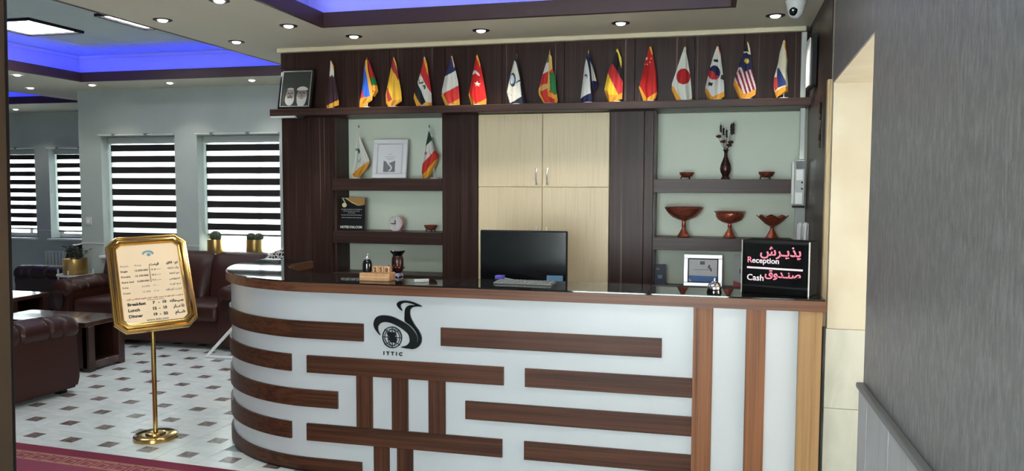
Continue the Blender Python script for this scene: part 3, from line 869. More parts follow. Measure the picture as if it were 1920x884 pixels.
# ------------------------------------------------------------------ reception counter
YC, RC, XC = 3.9, .93, -2.1          # front plane, radius and centre of the rounded end
CC = (XC, YC+RC)
def cpos(s, off, z):
    """point at arc length s along the counter front, pushed out by off"""
    if s >= XC:
        return (s, YC-off, z)
    a = (XC-s)/RC
    if a <= PI/2:
        return (CC[0]-(RC+off)*math.sin(a), CC[1]-(RC+off)*math.cos(a), z)
    return (CC[0]-RC-off, CC[1]+(a-PI/2)*RC, z)
def cs(s0, s1):
    out = [s0]
    if s0 < XC:
        n = max(1, int((min(s1, XC)-s0)/.05))
        out += [s0+(min(s1, XC)-s0)*k/n for k in range(1, n+1)]
        if s1 > XC:
            out.append(s1)
    else:
        out.append(s1)
    return out
def csweep(s0, s1, o0, o1, z0, z1):
    b = MB()
    b.sweep([[cpos(s, o0, z0), cpos(s, o1, z0), cpos(s, o1, z1), cpos(s, o0, z1)] for s in cs(s0, s1)])
    return b
SB = XC-RC*PI/2-.17                  # back end of the rounded side
t = thing('reception_counter', 'white reception counter with dark wooden bars and a rounded left end', 'counter')
obj('front_panel', csweep(SB, .53, 0, -.03, .0, 1.012), m_white, t, True)
obj('kick_strip', csweep(SB, .53, .004, 0, 0, .012), m_black, t, True)
obj('worktop', csweep(SB, .545, .03, -.355, 1.012, 1.062), m_walnut_edge, t, True)
def glass_top():
    b = MB()
    for a, c in ((SB+.01, -2.22), (-2.216, -1.30), (-1.296, -.28), (-.276, .54)):
        obj('glass_sheet', csweep(a, c, .022, -.345, 1.0625, 1.07), m_deskglass, t, True)
m_deskglass = mat('dark_desk_glass', S(26, 26, 25), .03, spec=.6)
glass_top()
obj('desk_shelf', box(-2.0, .53, YC+.03, YC+.85, .72, .75, bev=.003), m_wenge_x, t)
obj('inner_panel', box(-2.0, .53, YC+.34, YC+.355, .0, 1.012), m_wenge_x, t)
ROWS = [(.752, .848), (.562, .658), (.370, .466), (.180, .276), (-.0, .082)]
def bar(s0, s1, row):
    z0, z1 = ROWS[row]
    obj('wooden_bar', csweep(s0, s1, .014, 0, max(z0, .014), z1), m_walnut_x, t, True)
bar(SB, -1.79, 0); bar(-1.349, -.205, 0)
bar(SB, -2.23, 1); bar(-2.128, -1.007, 1); bar(-.894, -.056, 1)
bar(SB, -1.945, 2); bar(-1.214, -.056, 2)
bar(SB, -2.235, 3); bar(-2.134, -1.014, 3); bar(-.897, -.056, 3)
bar(SB, -1.806, 4)
for x0, x1 in ((-1.834, -1.740), (-1.628, -1.535), (-1.419, -1.325)):
    obj('upright_bar', box(x0, x1, YC-.013, YC, .277, .561, bev=.001, seg=1), m_walnut_z, t)
for x0, x1 in ((-1.735, -1.645), (-1.600, -1.509)):
    obj('upright_bar', box(x0, x1, YC-.013, YC, .014, .179, bev=.001, seg=1), m_walnut_z, t)
for x0, x1, mm in ((-.0555, .037, m_walnut_lit), (.190, .280, m_walnut_lit), (.426, .530, m_walnut_lit_bright)):  # brighter light towards the right is painted as lighter wood
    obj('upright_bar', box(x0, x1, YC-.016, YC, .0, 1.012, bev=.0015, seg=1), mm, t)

# the emblem on the counter front: a long-necked bird around a globe
lg = thing('counter_emblem', 'black bird-and-globe emblem with letters ITTIC on the counter front', 'emblem', (-1.585, YC-.0005, .835))
def E(p):
    x, y = p
    return ((x-440)*.000432, -(y-440)*.000402)
def smooth(pts, n=6):
    out = []
    N_ = len(pts)
    for i in range(N_):
        p0, p1, p2, p3 = pts[(i-1) % N_], pts[i], pts[(i+1) % N_], pts[(i+2) % N_]
        if (p1[0]-p0[0])*(p2[0]-p1[0])+(p1[1]-p0[1])*(p2[1]-p1[1]) < 0 or len(p1) > 2:
            pass
        for k in range(n):
            u = k/n
            out.append(tuple(.5*((2*p1[q])+(-p0[q]+p2[q])*u+(2*p0[q]-5*p1[q]+4*p2[q]-p3[q])*u*u+(-p0[q]+3*p1[q]-3*p2[q]+p3[q])*u**3) for q in (0, 1)))
    return out
body = [(190, 552), (140, 500), (106, 440), (104, 380), (135, 315), (200, 283), (290, 281), (370, 298), (450, 332), (530, 375), (600, 430), (655, 500), (680, 565), (672, 640), (640, 690), (570, 712), (460, 697), (530, 672), (572, 630), (578, 580), (560, 520), (515, 475), (440, 425), (350, 385), (270, 370), (205, 385), (165, 430), (165, 490)]
neck = [(520, 345), (516, 270), (522, 190), (545, 150), (590, 128), (655, 125), (600, 105), (530, 98), (480, 115), (462, 150), (485, 208), (440, 175), (414, 130), (430, 95), (480, 74), (560, 72), (640, 90), (745, 137), (680, 142), (625, 155), (592, 190), (588, 250), (605, 310), (650, 390), (700, 460), (735, 540), (735, 610), (705, 670), (650, 705), (590, 712), (660, 660), (690, 590), (680, 520), (640, 450), (580, 390)]
em = MB()
em.prism(smooth([E(p) for p in body], 4), -.008, 0, 'y')
obj('bird_body', em, m_blackgloss, lg)
em = MB()
em.prism(smooth([E(p) for p in neck], 4), -.010, 0, 'y')
obj('bird_neck', em, m_blackgloss, lg)
g = MB()
gc = E((347, 572))
def ring2(rx, rz, wd, c=gc, dep=.007, n=40, a0=0, a1=2*PI):
    secs = []
    for i in range(n+1):
        a = a0+(a1-a0)*i/n
        ca, sa = math.cos(a), math.sin(a)
        secs.append([(c[0]+(rx+d)*ca, y, c[1]+(rz+d)*sa) for d, y in ((-wd, -dep), (wd, -dep), (wd, 0), (-wd, 0))])
    g.sweep(secs, closed_ends=True)
ring2(.054, .056, .0028)
ring2(.043, .045, .0016)
ring2(.024, .045, .0014)
g.box(gc[0]-.052, gc[0]+.052, -.007, 0, gc[1]-.0018, gc[1]+.0018)
g.box(gc[0]-.0015, gc[0]+.0015, -.007, 0, gc[1]-.054, gc[1]+.054)
ring2(.06, .05, .0014, (gc[0], gc[1]+.076), a0=PI+.75, a1=2*PI-.75, n=14)
ring2(.06, .05, .0014, (gc[0], gc[1]-.076), a0=.75, a1=PI-.75, n=14)
obj('globe', g, m_blackgloss, lg)
g = MB()
g.prism([E(p) for p in [(275, 505), (320, 510), (350, 498), (400, 520), (385, 560), (415, 600), (400, 640), (360, 632), (330, 640), (300, 600), (310, 560), (285, 540)]], -.0075, 0, 'y')
obj('map_shape', g, m_blackgloss, lg)
g = MB()
x = -.092
for ch, adv in (('I', .018), ('T', .027), ('T', .027), ('I', .018), ('C', .02)):
    g.text(ch, .026, face_mat((x, -.003, -.150), (0, -1, 0), (0, 0, 1)), weight=.0012, depth=.003)
    x += adv
obj('lettering', g, m_blackgloss, lg)

# ------------------------------------------------------------------ black sign box on the counter
t = thing('counter_sign', 'black box sign in Persian and English reading Reception and Cash', 'sign', (.350, 4.07, 1.07), math.radians(-21))
W2, HH, DD = .163, .262, .15
obj('case', box(-W2, W2, -DD/2, DD/2, 0, HH, bev=.004), m_case, t)
obj('face_panel', box(-W2+.012, W2-.012, -DD/2-.003, -DD/2, .042, HH-.012), m_blackgloss, t)
for x0, x1 in ((-W2, -W2+.004), (W2-.005, W2)):
    obj('edge_strip', box(x0, x1, -DD/2-.008, -DD/2+.004, 0, HH, bev=.001, seg=1), m_greyplastic, t, label='thin silver upright edge')
for z0, z1 in ((HH-.014, HH), (.034, .042)):
    obj('edge_bead', box(-W2+.006, W2-.006, -DD/2-.006, -DD/2, z0, z1), m_black, t)
g, g2 = MB(), MB()
fy = -DD/2-.0035
def sgn(body, size, x, z, al, m, mb, wt=.0007):
    mb.text(body, size, face_mat((x, fy, z), (0, -1, 0), (0, 0, 1)), al, wt, m, .001)
sgn(fa('پذیـرش'), .066, .126, .190, 'RIGHT', m_pink, g, .0013)
sgn('R', .041, -.135, .151, 'LEFT', m_pink, g)
sgn('eception', .038, -.111, .151, 'LEFT', m_palepink, g)
g.box(-.135, .133, fy-.001, fy, .122, .131, m=m_palepink)
sgn(fa('صنـدوق'), .053, .126, .085, 'RIGHT', m_pink, g, .0013)
sgn('Cash', .042, -.135, .064, 'LEFT', m_palepink, g)
obj('lettering', g, None, t)

# bell
t = thing('service_bell', 'chrome service bell in front of the blue certificate', 'bell', (.040, 4.0, 1.07))
b = MB(); b.lathe([(0, 0), (.036, 0), (.036, .004), (.034, .014), (.026, .02), (.0, .02)], 28)
obj('base', b, m_blackgloss, t, True)
b = MB(); b.lathe([(.034, .018), (.0345, .021), (.032, .034), (.025, .047), (.014, .055), (.005, .058), (0, .058)], 28)
obj('dome', b, m_chrome, t, True)
b = MB(); b.lathe([(0, .056), (.003, .056), (.003, .066), (.006, .067), (.005, .072), (0, .073)], 14)
obj('button', b, m_chrome, t, True)

# desk set
t = thing('calendar_tray', 'pale wooden tray with calendar blocks near the left niche', 'desk organiser', (-1.762, 4.02, 1.07))
obj('tray', box(-.088, .088, -.045, .045, 0, .045, bev=.004), m_lightwood, t)
obj('tray_groove', box(-.086, .086, -.0465, -.045, .02, .026), m_tanwood, t)
for k in range(3):
    obj('calendar_block', box(-.02+k*.034, .012+k*.034, -.022, .012, .0455, .080, bev=.003), m_lightwood, t)
g = MB()
for k, ch in enumerate('250'):
    g.text(ch, .03, face_mat((-.004+k*.034, -.0225, .052), (0, -1, 0), (0, 0, 1)), 'CENTER', .001, None, .0005)
obj('numerals', g, m_ink, t)
t = thing('pen_pot', 'black rounded pot with a silver tip standing in the wooden tray', 'pen pot', (-1.822, 4.02, 1.1155))
b = MB(); b.lathe([(0, 0), (.024, 0), (.026, .012), (.026, .045), (.022, .062), (.014, .070), (0, .071)], 24)
obj('body', b, m_blackgloss, t, True)
b = MB(); b.lathe([(.013, .069), (.014, .074), (.007, .084), (.004, .094), (.006, .098), (0, .104)], 16)
obj('tip', b, m_chrome, t, True)

t = thing('desk_ornament', 'dark upright ornament with flared top behind the wooden tray', 'ornament', (-1.722, 4.215, 1.07))
b = MB(); b.lathe([(0, 0), (.03, 0), (.032, .006), (.027, .014), (.022, .022), (.0, .024)], 24)
obj('foot', b, m_chrome, t, True)
b = MB(); b.lathe([(.02, .022), (.03, .034), (.034, .06), (.035, .085), (.033, .108), (.026, .122), (.0, .123)], 24)
obj('body', b, m_bronze, t, True)
b = MB(); b.lathe([(.026, .121), (.034, .134), (.042, .143), (.044, .149), (.040, .152), (0, .150)], 24)
obj('rim', b, m_blackgloss, t, True)
for s in (-1, 1):
    b = MB(); b.tube([(s*.033, -.01, .05), (s*.046, -.012, .056), (s*.047, -.012, .066)], [.006, .005, .003], 8)
    obj('knob', b, m_bronze, t, True)
b = MB()
for k in range(5):
    b.ball((-.02+.01*k, -.034+.006*abs(k-2)/2, .055+.012*(k % 2)), .006, u=8, v=6)
obj('fitting', b, m_copper, t, True)

t = thing('notepad', 'small pale block lying on the counter right of the wooden tray', 'notepad', (-1.505, 4.02, 1.07), math.radians(28))
obj('block', box(-.04, .04, -.016, .016, 0, .013, bev=.002), m_greyplastic, t)
obj('cover', box(-.04, .04, -.0165, .0165, .013, .0145), m_paleplastic, t)

t = thing('keyboard', 'grey keyboard lying along the counter edge before the monitor', 'keyboard', (-.945, 4.10, 1.07), math.radians(-2))
m_key2 = mat('key_grey', S(128, 134, 130), .5)
obj('case', box(-.16, .16, -.06, .06, 0, .009, bev=.003), m_rail, t)
kk = None
for r in range(4):
    for c in range(14):
        if kk is None:
            kk = obj('key', box(-.0085, .0085, -.0105, .0105, 0, .005, bev=.0015, seg=1), m_key2, t)
            kk.location = (-.143, -.04, .009)
        else:
            share(kk, (-.143+c*.022, -.04+r*.0265, .009), t)

t = thing('monitor', 'black monitor behind the counter in front of the cream cupboard', 'monitor', (-1.078, 4.62, .7515))
MW, M0, M1 = .270, .205, .572
obj('shell', box(-MW, MW, .006, .034, M0, M1, bev=.006), m_black, t)
obj('screen', box(-MW+.008, MW-.008, .002, .006, M0+.02, M1-.008), m_screen, t)
b = MB(); b.box(-.03, .03, .036, .06, .0, M0+.1, bev=.004)
obj('stand', b, m_black, t)
obj('foot', box(-.12, .12, -.06, .12, 0, .012, bev=.004), m_black, t)
m_sticker = mat('pale_blue_sticker', S(112, 150, 176), .4, vary=(14, S(84, 128, 170)))
obj('sticker', box(.148, .246, .0, .002, M0+.045, M0+.10), m_sticker, t, label='pale blue rectangular sticker')
t = thing('card_reader', 'small violet gadget with a cable in front of the monitor', 'gadget', (-1.18, 4.47, .7515))
obj('stand', box(-.02, .02, -.02, .02, 0, .285, bev=.003), m_black, t)
obj('head', box(-.026, .026, -.028, .018, .285, .315, bev=.004), mat('violet_plastic', S(92, 84, 190), .4), t)
b = MB(); b.tube([(.024, 0, .298), (.09, 0, .288), (.16, .02, .278), (.24, .03, .268), (.25, .03, .0)], .004, 8)
obj('cable', b, m_greyplastic, t, True)

# ------------------------------------------------------------------ flags
def in_poly(x, y, P):
    c = False
    j = len(P)-1
    for i in range(len(P)):
        xi, yi = P[i]; xj, yj = P[j]
        if (yi > y) != (yj > y) and x < (xj-xi)*(y-yi)/(yj-yi)+xi:
            c = not c
        j = i
    return c
def along(P, u):
    ls = [math.hypot(b[0]-a[0], b[1]-a[1]) for a, b in zip(P, P[1:])]
    d = u*sum(ls)
    for (a, b), l in zip(zip(P, P[1:]), ls):
        if d <= l or (b is P[-1]):
            k = min(1, d/l if l else 0)
            return (a[0]+(b[0]-a[0])*k, a[1]+(b[1]-a[1])*k)
        d -= l
GOLD = (214, 150, 44)
def make_flag(label, x, y, z, h, lobes, group, slant=0):
    t = thing('table_flag', label, 'flag', (x, y, z), 0, group)
    p = MB(); p.tube([(-slant, .012, .008), (0, .012, h/1000-.012)], .0034, 8)
    obj('pole', p, m_paleplastic, t, True)
    p = MB(); p.lathe([(0, -.016), (.005, -.012), (.0055, -.006), (.003, 0), (.0012, .012), (0, .016)], 12, (0, .012, h/1000-.004))
    obj('finial', p, m_brass, t, True)
    p = MB(); p.lathe([(0, 0), (.036, 0), (.036, .004), (.03, .009), (.008, .012), (0, .013)], 24, (-slant, .012, 0))
    obj('base', p, m_whiteplastic, t, True)
    NS, NT = 46, 100
    parts = {'cloth': (MB(), {}), 'fringe': (MB(), {})}
    for lb in lobes:
        V = {}
        ph = random.random()*6
        for i in range(NT+1):
            v = i/NT
            a, b = along(lb['L'], v), along(lb['R'], v)
            for j in range(NS+1):
                u = j/NS
                px, pz = a[0]+(b[0]-a[0])*u, a[1]+(b[1]-a[1])*u
                fold = min(1, v*2.2)*(.007*math.sin(2*PI*(1.35*u)+ph+1.2*v)+.0035*math.sin(2*PI*3.1*u+2*ph))
                py = lb['y']-.004+fold+.02*(2*u-1)**2*min(1, 2*v)
                V[i, j] = (px/1000, py, max(pz, 2)/1000)
        for i in range(NT):
            for j in range(NS):
                q = [V[i, j], V[i+1, j], V[i+1, j+1], V[i, j+1]]
                cx = sum(c[0] for c in q)*250
                cz = sum(c[2] for c in q)*250
                col, kind = lb['d'], 'cloth'
                for c, P in lb['p']:
                    if in_poly(cx, cz, P):
                        col, kind = (GOLD, 'fringe') if c == 'F' else (c, 'cloth')
                mb, vm = parts[kind]
                vs = []
                for c in ((i, j), (i+1, j), (i+1, j+1), (i, j+1)):
                    k = (id(lb), c)
                    if k not in vm:
                        vm[k] = mb.bm.verts.new(V[c])
                    vs.append(vm[k])
                try:
                    f = mb.bm.faces.new(vs)
                    f.material_index = mb.mi(cmat(col))
                    f.smooth = True
                except ValueError:
                    pass
    for kind, (mb, vm) in parts.items():
        if vm:
            obj(kind, mb, None, t)
        else:
            mb.bm.free()
    return t
FLAB = {0: 'maroon and white table flag next to the portrait', 1: 'blue, red and green table flag, second from the portrait', 2: 'yellow table flag with dark red edges',
        3: 'red, white and black table flag with green script', 4: 'navy, white and red table flag', 5: 'red table flag with white crescent and star',
        6: 'white table flag with dark ring emblem and navy border', 7: 'red, white and green table flag with pale fringe on the long shelf',
        8: 'navy and white table flag folded in two lobes', 9: 'black, red and gold table flag', 10: 'red table flag with small pale stars', 11: 'white table flag with a red disc',
        12: 'white table flag with red and blue disc and black bars', 13: 'red and white striped table flag with navy corner and yellow sun', 14: 'white, blue and red table flag beside the white cable duct'}
for k, (nm, x, h, lobes) in enumerate(FLAGS):
    make_flag(FLAB[k], x, 5.41, 2.159, h, lobes, 'table flags on the long shelf')
for k, (nm, x, h, lobes) in enumerate(NICHE_FLAGS):
    make_flag(['white table flag with green emblem, left of the framed certificate', 'green, white and red table flag, right of the framed certificate'][k], x, 5.6, 1.643, h, lobes, 'table flags in the left niche', slant=.03 if k == 0 else -.04)

# ------------------------------------------------------------------ framed things
def lean(cx, y, z, ang, rz=0):
    return Matrix.Translation((cx, y, z)) @ Matrix.Rotation(rz, 4, 'Z') @ Matrix.Rotation(-ang, 4, 'X')
def frame_parts(t, w_, h_, fw_, m, d=.018, inner=None):
    f = MB()
    for q in ((-w_/2, w_/2, 0, fw_), (-w_/2, w_/2, h_-fw_, h_), (-w_/2, -w_/2+fw_, fw_, h_-fw_), (w_/2-fw_, w_/2, fw_, h_-fw_)):
        f.box(q[0], q[1], -d/2, d/2, q[2], q[3], bev=.003, seg=1)
    obj('frame', f, m, t)
    if inner:
        f = MB()
        a = fw_+.0
        for q in ((-w_/2+a, w_/2-a, a, a+.005), (-w_/2+a, w_/2-a, h_-a-.005, h_-a), (-w_/2+a, -w_/2+a+.005, a, h_-a), (w_/2-a-.005, w_/2-a, a, h_-a)):
            f.box(q[0], q[1], -d/2+.001, d/2, q[2], q[3])
        obj('inner_bead', f, inner, t)
def leaning(name, label, cat, loc, ang, rz=0):
    t = thing(name, label, cat, loc)
    t.rotation_euler = (-ang, 0, rz)
    return t
# portrait of two bearded elders
t = leaning('framed_portrait', 'framed dark portrait of two white-bearded men at the shelf end', 'picture', (-3.012, 5.37, 2.161), math.radians(13))
frame_parts(t, .275, .312, .016, m_blackgloss, .02, m_silver)
obj('backing', box(-.125, .125, .0, .008, .014, .298), mat('portrait_ground', S(52, 58, 52), .5), t)
sk = mat('portrait_grey', S(150, 138, 132), .6); be = mat('portrait_white', S(196, 196, 192), .6); dk = mat('portrait_dark', S(40, 42, 42), .6); sh = mat('portrait_shade', S(104, 94, 90), .6)
def disc(mb, cx, cz, rx, rz, y, m, a0=0, a1=2*PI):
    pts = [(cx+rx*math.cos(a0+(a1-a0)*k/20), cz+rz*math.sin(a0+(a1-a0)*k/20)) for k in range(21 if a1-a0 < 6.2 else 20)]
    mb.prism(pts, y, y+.0006, 'y', m=m)
g = MB()
# left man: bald crown, dark moustache area, white beard
disc(g, -.052, .015, .07, .06, -.0010, dk); disc(g, -.046, .118, .034, .046, -.0016, sk); disc(g, -.046, .148, .031, .018, -.0022, be, .25, PI-.25)
disc(g, -.060, .124, .010, .004, -.0028, dk); disc(g, -.032, .124, .010, .004, -.0028, dk); disc(g, -.046, .110, .006, .012, -.0028, sh); disc(g, -.045, .092, .020, .010, -.0030, sh)
g.prism(smooth([(-.078, .112), (-.070, .088), (-.058, .080), (-.044, .086), (-.03, .080), (-.018, .09), (-.014, .112), (-.010, .07), (-.02, .04), (-.046, .026), (-.072, .04), (-.084, .07)], 3), -.0038, -.003, 'y', m=be)
# right man: pale turban, glasses, long white beard
disc(g, .058, .0, .062, .075, -.0012, dk); disc(g, .052, .112, .040, .052, -.0018, sk); disc(g, .052, .146, .046, .028, -.0026, be, 0, PI)
disc(g, .036, .122, .012, .007, -.0030, sh); disc(g, .068, .122, .012, .007, -.0030, sh); disc(g, .052, .106, .006, .012, -.0030, sh); disc(g, .052, .131, .034, .0025, -.0031, dk)
g.prism(smooth([(.012, .112), (.022, .09), (.038, .084), (.052, .088), (.068, .084), (.082, .092), (.09, .112), (.092, .07), (.078, .03), (.05, .012), (.024, .03), (.012, .07)], 3), -.0038, -.003, 'y', m=be)
disc(g, .052, .080, .014, .0035, -.0042, sh)
obj('portrait_print', g, None, t)
obj('strut', box(-.02, .02, .008, .014, .01, .2), m_black, t)

# certificate in a pale frame
t = leaning('framed_certificate', 'silver-framed certificate with a grey square motif between two flags', 'picture', (-2.335, 5.555, 1.645), math.radians(11), math.radians(3))
frame_parts(t, .268, .300, .034, m_whitepaper, .026, m_silver)
obj('sheet', box(-.102, .102, .0, .004, .03, .27), m_whitepaper, t)
g = MB()
gg = mat('motif_grey', S(112, 114, 116), .5)
g.prism([(-.05, .05), (.042, .05), (.042, .137), (-.004, .118), (-.05, .137)], -.001, 0, 'y', m=gg)
pts = [(-.004+.018*math.sin(a*1.0), .055+.05*a/PI) for a in [k*PI*1.5/12 for k in range(13)]]
for (a, b) in zip(pts, pts[1:]):
    g.box(min(a[0], b[0])-.004, max(a[0], b[0])+.004, -.0018, -.001, a[1], b[1]+.001, m=m_whitepaper)
for k, (z, wd) in enumerate(((.185, .03), (.165, .085), (.155, .07), (.145, .05))):
    g.box(-wd/2, wd/2, -.0008, 0, z, z+.003, m=m_greyplastic)
obj('print', g, None, t)
obj('strut', box(-.02, .02, .004, .01, .01, .2), m_black, t)

# black award plaque
t = leaning('award_plaque', 'black award plaque with gold swoosh left of the clock', 'plaque', (-2.655, 5.565, 1.246), math.radians(6))
obj('plate', box(-.107, .107, 0, .012, 0, .252, bev=.002, seg=1), m_black, t)
gp = mat('gold_print', S(170, 126, 66), .45); yp = mat('medal_print', S(220, 204, 150), .4)
g = MB()
g.prism([(-.055, .252), (-.02, .232), (.02, .208), (.06, .197), (.107, .200), (.107, .252)], -.0006, 0, 'y', m=gp)
g.prism([(-.09, .252), (-.055, .246), (0, .212), (.05, .192), (.107, .196), (.05, .197), (.0, .219), (-.05, .249)], -.0012, -.0006, 'y', m=yp)
obj('gold_swoosh', g, None, t)
g = MB()
disc(g, -.062, .195, .019, .018, -.0014, yp)
g.prism([(-.085, .248), (-.06, .212), (-.052, .214), (-.075, .25)], -.001, -.0004, 'y', m=m_greyplastic)
obj('medal_print', g, None, t)
g = MB()
for z, wd, al in ((.162, .17, 0), (.148, .14, 0), (.135, .06, 0), (.118, .17, 0), (.098, .16, 0)):
    k = -wd/2
    while k < wd/2:
        q = random.uniform(.008, .022)
        g.box(k, min(k+q, wd/2), -.0008, 0, z-.002, z+.002, m=m_greyplastic)
        k += q+.004
g.text('HOTELYAR.COM', .024, face_mat((0, -.0006, .018), (0, -1, 0), (0, 0, 1)), 'CENTER', .0008, m_paleplastic, .0004)
obj('lettering', g, None, t)

# clock
m_dial = mat('clock_dial', S(240, 240, 238), .5)
t = thing('desk_clock', 'small round white clock with rose casing in the left niche', 'clock', (-2.285, 5.575, 1.2465), math.radians(-3))
b = MB(); b.lathe([(0, -.02), (.052, -.02), (.056, -.012), (.057, .02), (.048, .034), (0, .036)], 32, M=Matrix.Translation((0, 0, .057)) @ Matrix.Rotation(-PI/2, 4, 'X'))
obj('case', b, m_red, t, True)
b = MB(); b.lathe([(.05, -.024), (.057, -.024), (.057, -.014), (.05, -.014), (.05, -.024)], 32, M=Matrix.Translation((0, 0, .057)) @ Matrix.Rotation(-PI/2, 4, 'X'))
obj('rim', b, m_silver, t, True)
b = MB(); b.lathe([(0, -.0215), (.05, -.0215)], 32, M=Matrix.Translation((0, 0, .057)) @ Matrix.Rotation(-PI/2, 4, 'X'))
obj('dial', b, m_dial, t)
b = MB()
b.box(-.0035, .0035, -.0235, -.0222, .054, .086); b.box(-.036, .003, -.0235, -.0222, .0535, .0605)
obj('hands', b, m_ink, t)
b = MB()
for k in range(12):
    a = k*PI/6
    b.box(.043*math.sin(a)-.0018, .043*math.sin(a)+.0018, -.0229, -.0222, .057+.043*math.cos(a)-.0018, .057+.043*math.cos(a)+.0018)
obj('hour_marks', b, m_ink, t)
for s in (-1, 1):
    obj('foot', box(s*.03-.005, s*.03+.005, -.015, .015, 0, .012, bev=.002), m_red, t)

def small_bowl(label, x, y, z, r):
    t = thing('copper_bowl', label, 'bowl', (x, y, z), 0, 'small copper bowls in the niches')
    b = MB(); k = r/.05
    b.lathe([(0, .012*k), (.022*k, .012*k), (.036*k, .02*k), (.046*k, .033*k), (.05*k, .046*k), (.0485*k, .047*k), (.044*k, .034*k), (.034*k, .023*k), (0, .018*k)], 28)
    obj('body', b, m_copper, t, True)
    for q in range(3):
        a = q*2*PI/3-PI/2+.5
        b = MB(); b.tube([(.03*k*math.cos(a), .03*k*math.sin(a), .018*k), (.038*k*math.cos(a), .038*k*math.sin(a), .008*k), (.036*k*math.cos(a), .036*k*math.sin(a), .0)], [.005*k, .004*k, .004*k], 8)
        obj('foot', b, m_bronze, t, True)
small_bowl('small copper bowl right of the clock', -2.019, 5.6, 1.246, .052)
small_bowl('small copper bowl left of the dark vase', -.143, 5.6, 1.642, .051)
small_bowl('small copper bowl right of the dark vase', .385, 5.6, 1.642, .054)

def compote(label, x, z, r, h, prof, wave=0):
    t = thing('pedestal_bowl', label, 'bowl', (x, 5.6, z), 0, 'copper pedestal bowls on the lower right shelf')
    b = MB(); b.lathe([(0, 0), (.042, 0), (.044, .006), (.036, .018), (.024, .04), (.014, .058), (.011, .07), (.016, .078), (.012, .086), (.013, h*.56), (0, h*.56)], 28)
    obj('pedestal', b, m_copper, t, True)
    B = MB()
    n = 48
    pr = [(0, h*.55), (.015, h*.55)]+[(r*a, h*c) for a, c in prof]
    pr += [(q[0]-.004, q[1]+.003) for q in pr[:1:-1]]+[(0, h*.6)]
    if not wave:
        B.lathe(pr, n)
    else:
        secs = []
        bm = bmesh.new(); rings = []
        for rr, zz in pr:
            if rr <= 0: rings.append([bm.verts.new((0, 0, zz))]); continue
            k = max(0, (rr/r-.5))*2
            rings.append([bm.verts.new((rr*(1+.05*k*math.cos(8*2*PI*i/n))*math.cos(2*PI*i/n), rr*(1+.05*k*math.cos(8*2*PI*i/n))*math.sin(2*PI*i/n), zz+.008*k*math.cos(8*2*PI*i/n))) for i in range(n)])
        for A, C_ in zip(rings, rings[1:]):
            for i in range(n):
                j = (i+1) % n
                if len(A) == 1: bm.faces.new((A[0], C_[j], C_[i]))
                elif len(C_) == 1: bm.faces.new((A[i], A[j], C_[0]))
                else: bm.faces.new((A[i], A[j], C_[j], C_[i]))
        B.merge(bm)
    obj('dish', B, m_copper, t, True)
compote('largest copper pedestal bowl, left of three', -.157, 1.241, .132, .205, [(.35, .60), (.62, .68), (.82, .80), (.95, .92), (1.0, 1.0)])
compote('middle copper pedestal bowl with a flat rim', .151, 1.241, .108, .178, [(.45, .60), (.75, .70), (.86, .82), (.88, .95), (1.0, 1.0)])
compote('smallest copper pedestal bowl with a wavy rim', .429, 1.241, .10, .150, [(.25, .58), (.5, .68), (.75, .83), (1.0, 1.0)], 1)

t = thing('dark_vase', 'dark bronze vase holding dried flowers on the upper right shelf', 'vase', (.116, 5.6, 1.642))
b = MB(); b.lathe([(0, 0), (.030, 0), (.031, .006), (.022, .02), (.024, .03), (.034, .05), (.038, .072), (.033, .1), (.02, .132), (.012, .155), (.0105, .178), (.014, .192), (.022, .2), (.020, .202), (.013, .19), (.008, .16), (0, .155)], 28)
obj('body', b, m_bronze, t, True)
b = MB()
for k in range(5):
    b.lathe([(.0352-.0008*abs(k-2), .058+.006*k), (.0385-.001*abs(k-2), .061+.006*k), (.0352-.0008*abs(k-2), .064+.006*k)], 24)
obj('engraved_band', b, m_copper, t, True)
t = thing('dried_flowers', 'dark dried flowers and ears standing in the bronze vase', 'flowers', (.116, 5.6, 1.817))
m_dry = mat('dry_plant', S(48, 34, 34), .8); m_dryred = mat('dry_rose', S(74, 36, 40), .8)
for x1, z1, kind in ((-.050, .120, 1), (-.018, .165, 0), (.002, .150, 0), (.034, .185, 2), (.046, .190, 2), (-.02, .085, 1), (.03, .08, 1), (.004, .105, 3), (-.036, .185, 0), (.02, .06, 1)):
    yy_ = random.uniform(-.02, .02)
    b = MB(); b.tube([(0, 0, -.012), (x1*.3, yy_*.3, .04), (x1*.7, yy_*.7, z1*.6), (x1, yy_, z1-.012)], [.0016, .0014, .0012, .001], 6)
    s_ = obj('stem', b, m_dry, t, True)
    b = MB()
    if kind == 1:
        for q in range(7):
            a = q*2.4
            b.ball((x1+.009*math.cos(a), yy_+.009*math.sin(a), z1-.005+.003*(q % 3)), .010, 1, 1, .75, 8, 6)
    elif kind == 3:
        b.ball((x1, yy_, z1), .009, u=10, v=8)
    else:
        L_ = .05 if kind == 2 else .035
        for q in range(10):
            b.ball((x1+.004*math.cos(q*2.3), yy_+.004*math.sin(q*2.3), z1-L_+L_*1.2*q/9), .0065 if kind == 2 else .0045, 1, 1, 1.7, 6, 5)
        b.tube([(x1, yy_, z1), (x1*1.1, yy_, z1+.03)], [.002, .0005], 5)
    obj('flower_head' if kind in (1, 3) else 'seed_ear', b, m_paper if kind == 3 else m_dryred if kind == 1 else m_dry, s_, True)

